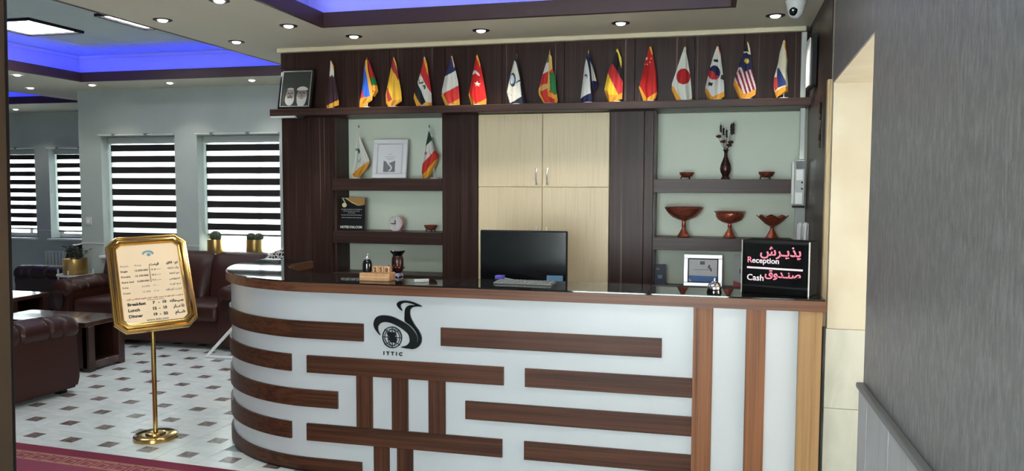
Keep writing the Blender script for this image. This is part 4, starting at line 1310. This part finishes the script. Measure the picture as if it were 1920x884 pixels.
# bottom of the right niche
t = leaning('blue_card', 'dark blue card standing at the left of the lower right niche', 'card', (-.318, 5.58, .896), math.radians(5), math.radians(8))
obj('card', box(-.045, .045, 0, .006, 0, .15), m_navy, t)
obj('printed_mark', box(-.012, .02, -.0006, 0, .05, .075), m_tealink, t)
obj('printed_mark', box(-.02, .0, -.0006, 0, .11, .125), m_greyink, t)
t = leaning('blue_certificate', 'silver-framed certificate with a blue foot behind the bell', 'picture', (-.022, 5.585, .896), math.radians(9))
frame_parts(t, .262, .226, .03, m_silver, .02, m_black)
obj('sheet', box(-.102, .102, .0, .003, .028, .2), m_whitepaper, t)
g = MB()
g.prism([(-.1, .03), (.1, .03), (.1, .074), (-.09, .078), (-.1, .07)], -.0006, 0, 'y', m=m_blueink)
g.prism([(-.1, .03), (-.07, .03), (-.1, .066)], -.0012, -.0006, 'y', m=m_whitepaper)
g.box(-.02, .012, -.0006, 0, .155, .178, m=m_greyink)
g.box(-.07, .05, -.0006, 0, .118, .121, m=m_greyink)
g.prism(smooth([(.03, .14), (.045, .158), (.05, .14), (.062, .12), (.055, .105), (.045, .125), (.036, .13)], 3), -.0006, 0, 'y', m=m_greyink)
obj('print', g, None, t)
obj('strut', box(-.02, .02, .003, .009, .01, .16), m_black, t)
t = leaning('leaflet', 'pale leaflet with a red foot beside the black sign', 'leaflet', (.232, 5.59, .896), math.radians(6))
obj('sheet', box(-.05, .05, 0, .003, 0, .225), m_greyplastic, t)
g = MB(); g.prism([(-.05, .0), (.05, 0), (.05, .02), (-.05, .05)], -.0006, 0, 'y', m=mat('red_print', S(160, 50, 60), .5)); g.box(-.012, .02, -.0006, 0, .1, .13, m=m_greyink)
obj('print', g, None, t)

# duct, meter box, intercom on the right
t = thing('cable_duct', 'pale vertical cable duct in the right corner of the flag wall', 'duct', (.590, 5.5, 1.2))
obj('upper_length', box(-.016, .016, -.028, -.0, .965, 1.395, bev=.003), m_paleplastic, t)
obj('middle_length', box(-.012, .018, -.028, -.0, .57, .905, bev=.003), m_paleplastic, t)
obj('lower_length', box(-.03, .034, -.02, .0, .02, .28, bev=.003), m_greyplastic, t)
t = thing('meter_box', 'grey meter box with white labels in the right corner', 'meter', (.573, 5.44, 1.47))
obj('back_plate', box(-.044, -.028, -.02, .02, .01, .28, bev=.003), m_paleplastic, t)
obj('case', box(-.028, .034, -.04, .02, 0, .295, bev=.005), m_greyplastic, t)
obj('window', box(-.022, .030, -.042, -.04, .238, .288), m_blackgloss, t)
obj('label_plate', box(-.018, .022, -.042, -.04, .165, .232), m_whiteplastic, t)
obj('label_plate', box(-.022, .020, -.042, -.04, .012, .085), m_whiteplastic, t)
for z in (.15, .11):
    b = MB(); b.lathe([(0, 0), (.006, 0), (.006, .006), (0, .007)], 12, M=Matrix.Translation((.018, -.04, z)) @ Matrix.Rotation(PI/2, 4, 'X'))
    obj('button', b, m_black, t, True)
obj('bottom_lip', box(-.035, .038, -.035, .02, -.014, -.001, bev=.003), m_black, t)
t = thing('intercom', 'white intercom handset hanging below the meter box', 'intercom', (.60, 5.28, 1.24))
obj('base', box(-.045, .03, -.01, .03, 0, .12, bev=.006), m_whiteplastic, t)
for x0 in (-.032, .0):
    b = MB(); b.tube([(x0, -.028, .006), (x0+.002, -.036, .03), (x0+.004, -.03, .07), (x0+.004, -.036, .105), (x0+.002, -.028, .125)], [.012, .010, .008, .011, .011], 10)
    obj('handset', b, m_whiteplastic, t, True)
b = MB(); b.tube([(-.03, -.02, 0), (-.032, -.03, -.08), (-.028, -.02, -.19)], .004, 8)
obj('cord', b, m_whiteplastic, t, True)
t = thing('wall_screen', 'thin black wall panel with a white front edge on the right side boards', 'panel', (.606, 5.1, 2.19))
obj('body', box(-.022, .004, -.13, .12, 0, .30, bev=.003), m_black, t)
obj('front_edge', box(-.030, -.022, -.04, .12, .01, .295, bev=.002), m_whiteplastic, t, label='white front strip')
t = thing('carved_ornament', 'small carved hanging ornament on the right dark boards', 'ornament', (.596, 4.66, 1.81))
b = MB()
for k in range(6):
    b.ball((-.002, .02*math.sin(k*1.7), .018+.038*k), .021, .35, 1, 1, 10, 8)
obj('beads', b, mat('carved_wood', S(92, 78, 70), .5), t, True)
b = MB(); b.tube([(0, .0, 0), (0, .0, .25)], .006, 8)
obj('backing', b, m_bronze, t, True)

t = thing('dome_camera', 'white dome security camera on the ceiling at upper right', 'camera', (.458, 4.72, ZS))
b = MB(); b.lathe([(0, 0), (.056, 0), (.056, -.012), (.052, -.016), (.046, -.05), (.04, -.056), (0, -.056)], 32)
obj('mount', b, m_whiteplastic, t, True)
b = MB(); b.ball((0, 0, -.055), .043, u=24, v=14)
obj('turret', b, m_whiteplastic, t, True)
b = MB(); b.lathe([(0, -.004), (.024, -.004), (.024, .003), (.018, .008), (0, .009)], 20, M=Matrix.Translation((-.013, -.034, -.064)) @ Matrix.Rotation(math.radians(112), 4, 'X'))
obj('lens_window', b, m_blackgloss, t, True)
# ------------------------------------------------------------------ brass sign stand
t = thing('menu_sign_stand', 'brass stand holding an octagonal price and meal-time sign', 'sign', (-3.345, 4.184, 0))
b = MB()
b.lathe([(0, 0), (.128, 0), (.132, .006), (.130, .022), (.122, .028), (.062, .029), (.058, .040), (.05, .044), (.02, .046), (0, .046)], 40)
obj('base', b, m_brass, t, True)
b = MB(); b.lathe([(0, .04), (.014, .04), (.014, .70), (.016, .70), (.016, .76), (0, .76)], 20)
obj('pole', b, m_brass, t, True)
SGM = Matrix.Translation((0, 0, .99)) @ Matrix.Rotation(.740, 4, 'Z') @ Matrix.Rotation(-.601, 4, 'X') @ Matrix.Rotation(-.051, 4, 'Y')
SW, SH = .471, .664
def octo(inset, ch):
    a, c = SW/2-inset, SH/2-inset
    k = ch-inset*.586
    return [(-a+k, -c), (a-k, -c), (a, -c+k), (a, c-k), (a-k, c), (-a+k, c), (-a, c-k), (-a, -c+k)]
prof = [(0, .012), (0, -.006), (.004, -.010), (.012, -.010), (.016, -.004), (.020, -.004), (.024, -.018), (.034, -.022), (.042, -.016), (.046, -.006), (.050, -.006), (.056, -.010), (.060, .0), (.060, .012)]
secs = []
ch = .062
for i in range(8):
    secs.append([(octo(a, ch)[i][0], y, octo(a, ch)[i][1]) for a, y in prof])
B = bmesh.new()
rings = [[B.verts.new(p) for p in s_] for s_ in secs]
for i in range(8):
    A, C_ = rings[i], rings[(i+1) % 8]
    for k in range(len(prof)):
        B.faces.new((A[k], A[(k+1) % len(prof)], C_[(k+1) % len(prof)], C_[k]))
bmesh.ops.recalc_face_normals(B, faces=B.faces[:])
mb = MB(); mb.merge(B, SGM)
obj('frame', mb, m_brass, t, True)
mb = MB(); mb.prism(octo(.055, ch), .0, .006, 'y', M=SGM)
obj('sheet', mb, m_paper, t)
mb = MB(); mb.box(-.05, .05, .006, .03, -.06, .06, bev=.004, M=SGM)
obj('bracket', mb, m_brass, t)
g = MB()
def st(body, size, x, z, al='LEFT', m=m_ink, wt=.0012):
    g.text(body, size, SGM @ face_mat((x, -.0006, z), (0, -1, 0), (0, 0, 1)), al, wt, m, .0003)
disc_pts = lambda cx, cz, rx, rz, a0, a1: [(cx+rx*math.cos(a0+(a1-a0)*k/14), cz+rz*math.sin(a0+(a1-a0)*k/14)) for k in range(15)]
g.prism(disc_pts(.0, .205, .034, .022, -.3, PI+.2)+disc_pts(.0, .200, .022, .014, PI+.2, -.3), -.0008, 0, 'y', M=SGM, m=m_tealink)
g.prism(disc_pts(.004, .196, .012, .012, 0, 2*PI), -.0008, 0, 'y', M=SGM, m=m_tealink)
st('Room', .019, -.165, .118, m=m_greyink, wt=0); st('Price', .019, -.085, .118, m=m_greyink, wt=0)
st(fa('قیمت'), .023, .055, .118, 'RIGHT'); st(fa('نوع اتاق'), .022, .166, .120, 'RIGHT')
for k, (a, n1, n2, c) in enumerate((('Single', '12.500.000', '۱۲.۵۰۰.۰۰۰', 'یک تخته'), ('Double', '15.100.000', '۱۵.۱۰۰.۰۰۰', 'دو تخته'), ('Extra bed', '4.200.000', '۴.۲۰۰.۰۰۰', 'سرویس'), ('Suite', '22.000', '۲۲.۰۰۰', 'سوئیت'), ('Guest', '12.500', '۱۲.۵۰۰', 'تخت اضافه'))):
    z = .082-k*.038
    mm = m_ink if k < 3 else m_greyink
    st(a, .0175, -.167, z, m=mm, wt=.0004); st(n1, .0175, -.012, z, 'RIGHT', mm, .0005 if k < 3 else 0); st(n2, .0175, .006, z, 'LEFT', mm, .0005 if k < 3 else 0); st(fa(c), .0195, .166, z, 'RIGHT', mm, .0006)
g.box(-.0045, -.001, -.0008, 0, .0, .112, M=SGM, m=m_ink)
st(fa('به قیمت های فوق نه درصد مالیات ارزش افزوده اضافه می گردد'), .0126, .168, -.112, 'RIGHT', m_redink, .0005)
g.box(-.04, .06, -.0008, 0, -.124, -.122, M=SGM, m=m_ink)
for k, (a, h1, h2, c) in enumerate((('Breakfast', '7', '10', 'صبحانه'), ('Lunch', '12', '15', 'ناهــار'), ('Dinner', '19', '22', 'شــام'))):
    z = -.152-k*.040
    st(a, .027, -.150, z); st(h1, .024, -.004, z, 'CENTER', wt=.0015); st('-', .024, .025, z, 'CENTER'); st(h2, .024, .055, z, 'CENTER', wt=.0015); st(fa(c), .027, .166, z, 'RIGHT', wt=.0013)
st('www.ittic.com', .021, -.055, -.264, m=m_greyink, wt=.0006)
obj('lettering', g, None, t)

# ------------------------------------------------------------------ carpet runner
t = thing('carpet_runner', 'wine red carpet runner with a gold key border at lower left', 'carpet', (-3.4, 3.835, 0), math.radians(-3.1))
obj('edge_band', box(-2.2, 1.35, -.10, 0, 0, .011, bev=.002, seg=1), m_carpet2, t)
obj('field', box(-2.2, 1.35, -1.5, -.10, 0, .011), m_carpet, t)
b = MB()
b.box(-2.2, 1.35, -.108, -.101, .011, .0125); b.box(-2.2, 1.35, -.212, -.205, .011, .0125)
u = .118
x = -2.15
while x < 1.3:
    for (x0, x1, y0, y1) in ((0, .1, -.122, -.114), (.0, .008, -.2, -.114), (.0, .07, -.2, -.192), (.062, .07, -.2, -.145), (.03, .07, -.153, -.145), (.092, .1, -.2, -.114), (.092, .118, -.2, -.192)):
        b.box(x+x0, x+x1, y0, y1, .011, .0122)
    x += u
obj('key_border', b, m_key, t)

# ------------------------------------------------------------------ leather seats
def rbox(x0, x1, y0, y1, z0, z1, r=.05, seg=4):
    return MB().box(x0, x1, y0, y1, z0, z1, bev=r, seg=seg)
def arm_roll(x, y0, y1, z, r, pleats, sx=1.15):
    b = MB()
    secs = []
    n, NY = 18, 44
    for i in range(NY+1):
        v = i/NY
        k = 1
        e = min(v/.10, 1)
        k *= math.sqrt(max(0, 1-(1-e)**2))*.97+.03
        for p in pleats:
            k *= 1-.16*math.exp(-((v-p)/.014)**2)
        zz = z+.012*math.sin(PI*v)
        secs.append([(x+r*sx*k*math.cos(2*PI*q/n), y0+(y1-y0)*v, zz+r*k*math.sin(2*PI*q/n)) for q in range(n)])
    b.sweep(secs)
    return b
def leather_seat(name, label, cat, loc, rz, w, d, seats, m, hb=.90, za=.53, aw=.24, group=None, tilt=.2):
    t = thing(name, label, cat, loc, rz, group)
    f, bk = -d/2, d/2
    hw = w/2
    obj('base', rbox(-hw+.05, hw-.05, f+.07, bk-.06, .05, .30, .03, 2), m, t, True)
    iw = (w-2*aw)/seats
    for k in range(seats):
        x0 = -hw+aw+k*iw
        obj('seat_cushion', rbox(x0+.004, x0+iw-.004, f+.03, bk-.22, .27, .445, .055), m, t, True)
    for s in (-1, 1):
        xo, xi = s*hw, s*(hw-aw)
        a = MB().prism([(f+.04, .04), (f+.015, .12), (f+.03, .34), (f+.035, za), (bk-.02, za+.03), (bk-.01, .1), (bk-.03, .04)], min(xo-s*.02, xi), max(xo-s*.02, xi), 'x', bev=.02)
        a = obj('armrest', a, m, t, True)
        obj('arm_roll', arm_roll(s*(hw-aw/2), f-.005, bk-.08, za+.0, .098, [.20, .34, .62], aw/2/.098*1.08), m, a, True)
        sc = MB(); sc.lathe([(0, -.012), (.03, -.012), (.052, -.004), (.056, .006), (0, .012)], 18, M=Matrix.Translation((s*(hw-aw/2), f+.012, za-.09)) @ Matrix.Rotation(PI/2, 4, 'X'), sy=1.9)
        obj('front_scroll', sc, m_leather2, a, True)
    # high rounded back, leaning, one panel per seat
    bw = (w-.16)/seats
    prof = [(bk-.30, .36), (bk-.27, .50), (bk-.245, .62), (bk-.20, .74), (bk-.15, .84), (bk-.10, hb-.01), (bk-.04, hb), (bk+.015, hb-.04), (bk+.03, hb-.12), (bk+.005, .62), (bk-.02, .3), (bk-.03, .06), (bk-.26, .06)]
    for k in range(seats):
        x0 = -hw+.08+k*bw
        secs = []
        NX = 16
        for i in range(NX+1):
            v = i/NX
            e = max(0, 1-min(v, 1-v)/.16)
            pin = math.sqrt(max(0, 1-e*e*.94))
            secs.append([(x0+.003+(bw-.006)*v, bk-.12+(y-bk+.12)*(.35+.65*pin), (z-.3)*((.80 if seats < 2 or (k == 0 and v < .5) or (k == seats-1 and v > .5) else .93)+(1-(.80 if seats < 2 or (k == 0 and v < .5) or (k == seats-1 and v > .5) else .93))*pin)+.3 if z > .3 else z) for y, z in prof])
        q = MB(); q.sweep(secs)
        obj('backrest', q, m, t, True)
    for sx in (-1, 1):
        for y in (f+.12, bk-.12):
            obj('foot', box(sx*(hw-.12)-.03, sx*(hw-.12)+.03, y-.03, y+.03, 0, .052), m_black, t)
    return t
leather_seat('leather_sofa', 'brown leather sofa under the lounge windows behind the gold sign', 'sofa', (-5.34, 6.92, 0), 0, 2.16, .84, 3, m_leather, hb=.89, za=.535, aw=.25)
leather_seat('leather_armchair', 'brown leather armchair seen from its side at the left edge', 'armchair', (-5.17, 4.62, 0), PI-.10, .98, .92, 1, m_leather, hb=.92, za=.50, aw=.25)
leather_seat('leather_sofa', 'dark leather sofa seen side on before the far windows, left of the gold planter', 'sofa', (-8.0, 8.76, 0), -PI/2, 1.5, .92, 2, m_leather2, hb=.84, za=.47, aw=.22)

def coffee_table(label, x, y, w, d, h):
    t = thing('coffee_table', label, 'table', (x, y, 0), 0, 'box-shaped wooden coffee tables')
    obj('tabletop', box(-w/2-.03, w/2+.03, -d/2-.03, d/2+.03, h-.04, h, bev=.006), m_tablewood, t)
    for s in (-1, 1):
        for q in (-1, 1):
            obj('leg', box(s*w/2-.035, s*w/2+.035, q*(d/2-.035)-.035, q*(d/2-.035)+.035, .0, h-.041, bev=.004, seg=1), m_tableleg, t)
        obj('end_rail', box(s*w/2-.03, s*w/2+.03, -d/2+.07, d/2-.07, .02, .085, bev=.003, seg=1), m_tablewood, t)
    obj('shelf', box(-w/2+.03, w/2-.03, -d/2+.02, d/2-.02, .03, .06), m_tablewood, t)
    for y in (-d/2, d/2-.016):
        obj('side_panel', box(-w/2-.01, w/2+.01, y, y+.016, .03, h-.05), m_tableleg, t)
    obj('inner_panel', box(-w/2+.03, -w/2+.05, -d/2+.02, d/2-.02, .06, h-.05), m_tableleg, t)
coffee_table('dark wooden coffee table between the leather sofa and armchair', -5.56, 5.73, .96, .42, .43)
coffee_table('dark wooden coffee table further back before the far sofa', -7.25, 6.72, .74, .46, .43)

# plants
t = thing('planter', 'gold planter on a pale stand between the two sofas', 'planter', (-6.66, 7.13, 0))
st_ = MB()
st_.lathe([(.165, .60), (.185, .60), (.185, .618), (.165, .618), (.165, .60)], 28)
obj('stand_ring', st_, m_paleplastic, t, True)
for k in range(4):
    a = k*PI/2+.35
    b = MB(); b.tube([(.18*math.cos(a), .18*math.sin(a), 0), (.18*math.cos(a), .18*math.sin(a), .67)], .009, 8)
    obj('stand_leg', b, m_paleplastic, t, True)
    b = MB(); b.tube([(.18*math.cos(a), .18*math.sin(a), .609), (0, 0, .609)], .007, 6)
    obj('stand_bar', b, m_paleplastic, t, True)
b = MB(); b.lathe([(0, .616), (.118, .616), (.122, .625), (.122, .785), (.115, .785), (.112, .77), (0, .77)], 32)
obj('pot', b, m_gold, t, True)
def leaf(b, base, tip, wd):
    base, tip = Vector(base), Vector(tip)
    d_ = tip-base
    s_ = d_.cross(Vector((0, 0, 1)))
    s_ = s_.normalized() if s_.length > 1e-4 else Vector((1, 0, 0))
    q = bmesh.new()
    mid = base+d_*.5+Vector((0, 0, .006))
    v = [q.verts.new(base), q.verts.new(mid+s_*wd), q.verts.new(tip), q.verts.new(mid-s_*wd), q.verts.new(mid-Vector((0, 0, .008)))]
    q.faces.new((v[0], v[1], v[4])); q.faces.new((v[1], v[2], v[4])); q.faces.new((v[2], v[3], v[4])); q.faces.new((v[3], v[0], v[4]))
    b.merge(q)
for k in range(9):
    a = k*2.4
    rr = .035+.05*(k % 3)/2
    x1, y1, z1 = rr*1.6*math.cos(a), rr*1.6*math.sin(a), .86+.05*((k*7) % 5)/4
    b = MB(); b.tube([(.03*math.cos(a), .03*math.sin(a), .765), (x1*.6, y1*.6, .82), (x1, y1, z1)], [.005, .004, .002], 6)
    for q in range(7):
        f_ = .25+.75*q/6
        p = Vector((.03*math.cos(a), .03*math.sin(a), .765)).lerp(Vector((x1, y1, z1)), f_)
        c = a+q*2.2
        leaf(b, p, p+Vector((.05*math.cos(c), .05*math.sin(c), .022)), .016)
    obj('leafy_stem', b, m_leaf, t)

def cactus_pot(label, x, y, z, r, h, balls):
    t = thing('cactus_pot', label, 'potted plant', (x, y, z), 0, 'gold cactus pots on the window sill')
    b = MB(); b.lathe([(0, 0), (r*.92, 0), (r, h*.1), (r, h), (r*.93, h), (r*.92, h-.02), (0, h-.02)], 32)
    obj('pot', b, m_gold, t, True)
    for bx, br in balls:
        b = MB()
        b.lathe([(br*math.sin(PI*k/12)+.0, br*.95-br*math.cos(PI*k/12)) for k in range(1, 12)]+[(0, br*1.93)], 48, (bx, 0, h-.022), rib=(14, .07))
        obj('cactus', b, m_cactus, t, True)
cactus_pot('gold pot with one round cactus on the right window sill', -5.155, 7.475, .802, .088, .20, [(0.0, .058)])
cactus_pot('gold pot with two round cacti beside the dark panelling', -4.68, 7.475, .802, .092, .208, [(-.045, .047), (.046, .046)])

# radiator on the far wall
t = thing('radiator', 'low pale radiator on the far wall beside the dark sofa back', 'radiator', (-9.15, YF-.07, .28))
for k in range(7):
    obj('fin', box(-.2+k*.06, -.16+k*.06, -.04, .04, 0, .34, bev=.012), m_paleplastic, t)
obj('pipe', box(-.24, .24, -.012, .012, .03, .055, bev=.008), m_paleplastic, t)
obj('wall_bracket', box(-.1, .1, .03, .07, .25, .28), m_rail, t)

# spotted chair on a white frame, and a low white table whose foot shows beside the counter
t = thing('tube_chair', 'black and white spotted chair with a rounded back behind the counter end', 'chair', (-3.69, 6.18, 0), 0)
for sx in (-1, 1):
    for y in (-.2, .22):
        b = MB(); b.tube([(sx*.22, y, .42), (sx*.25, y*1.15, 0)], [.016, .012], 10)
        obj('leg', b, m_whiteplastic, t, True)
obj('seat', rbox(-.29, .29, -.26, .26, .40, .49, .03), m_leopard, t, True)
q = MB()
secs = []
for i in range(17):
    v = i/16
    x = -.31+.62*v
    e = abs(2*v-1)
    hh = 1.0-.16*e**2.6
    yy2 = .20+.05*(1-e*e)
    secs.append([(x, yy2, .46), (x, yy2+.05, .46), (x, yy2+.10, hh), (x, yy2+.07, hh+.014), (x, yy2+.04, hh)])
q.sweep(secs)
obj('backrest', q, m_leopard, t, True)
t = thing('side_table', 'low white side table whose slanting leg shows left of the counter', 'table', (-4.08, 6.28, 0), 0)
obj('tabletop', box(.0, .065, -.12, .12, .415, .435, bev=.006), m_whiteplastic, t)
for y in (.0,):
    for pts, r, nm in (([(-.37, y, .014), (.03, y, .415)], .015, 'leg'), ([(.055, y, .014), (.05, y, .415)], .012, 'leg'), ([(-.385, y, .014), (.065, y, .014)], .013, 'floor_bar')):
        b = MB(); b.tube(pts, r, 10)
        obj(nm, b, m_whiteplastic, t, True)
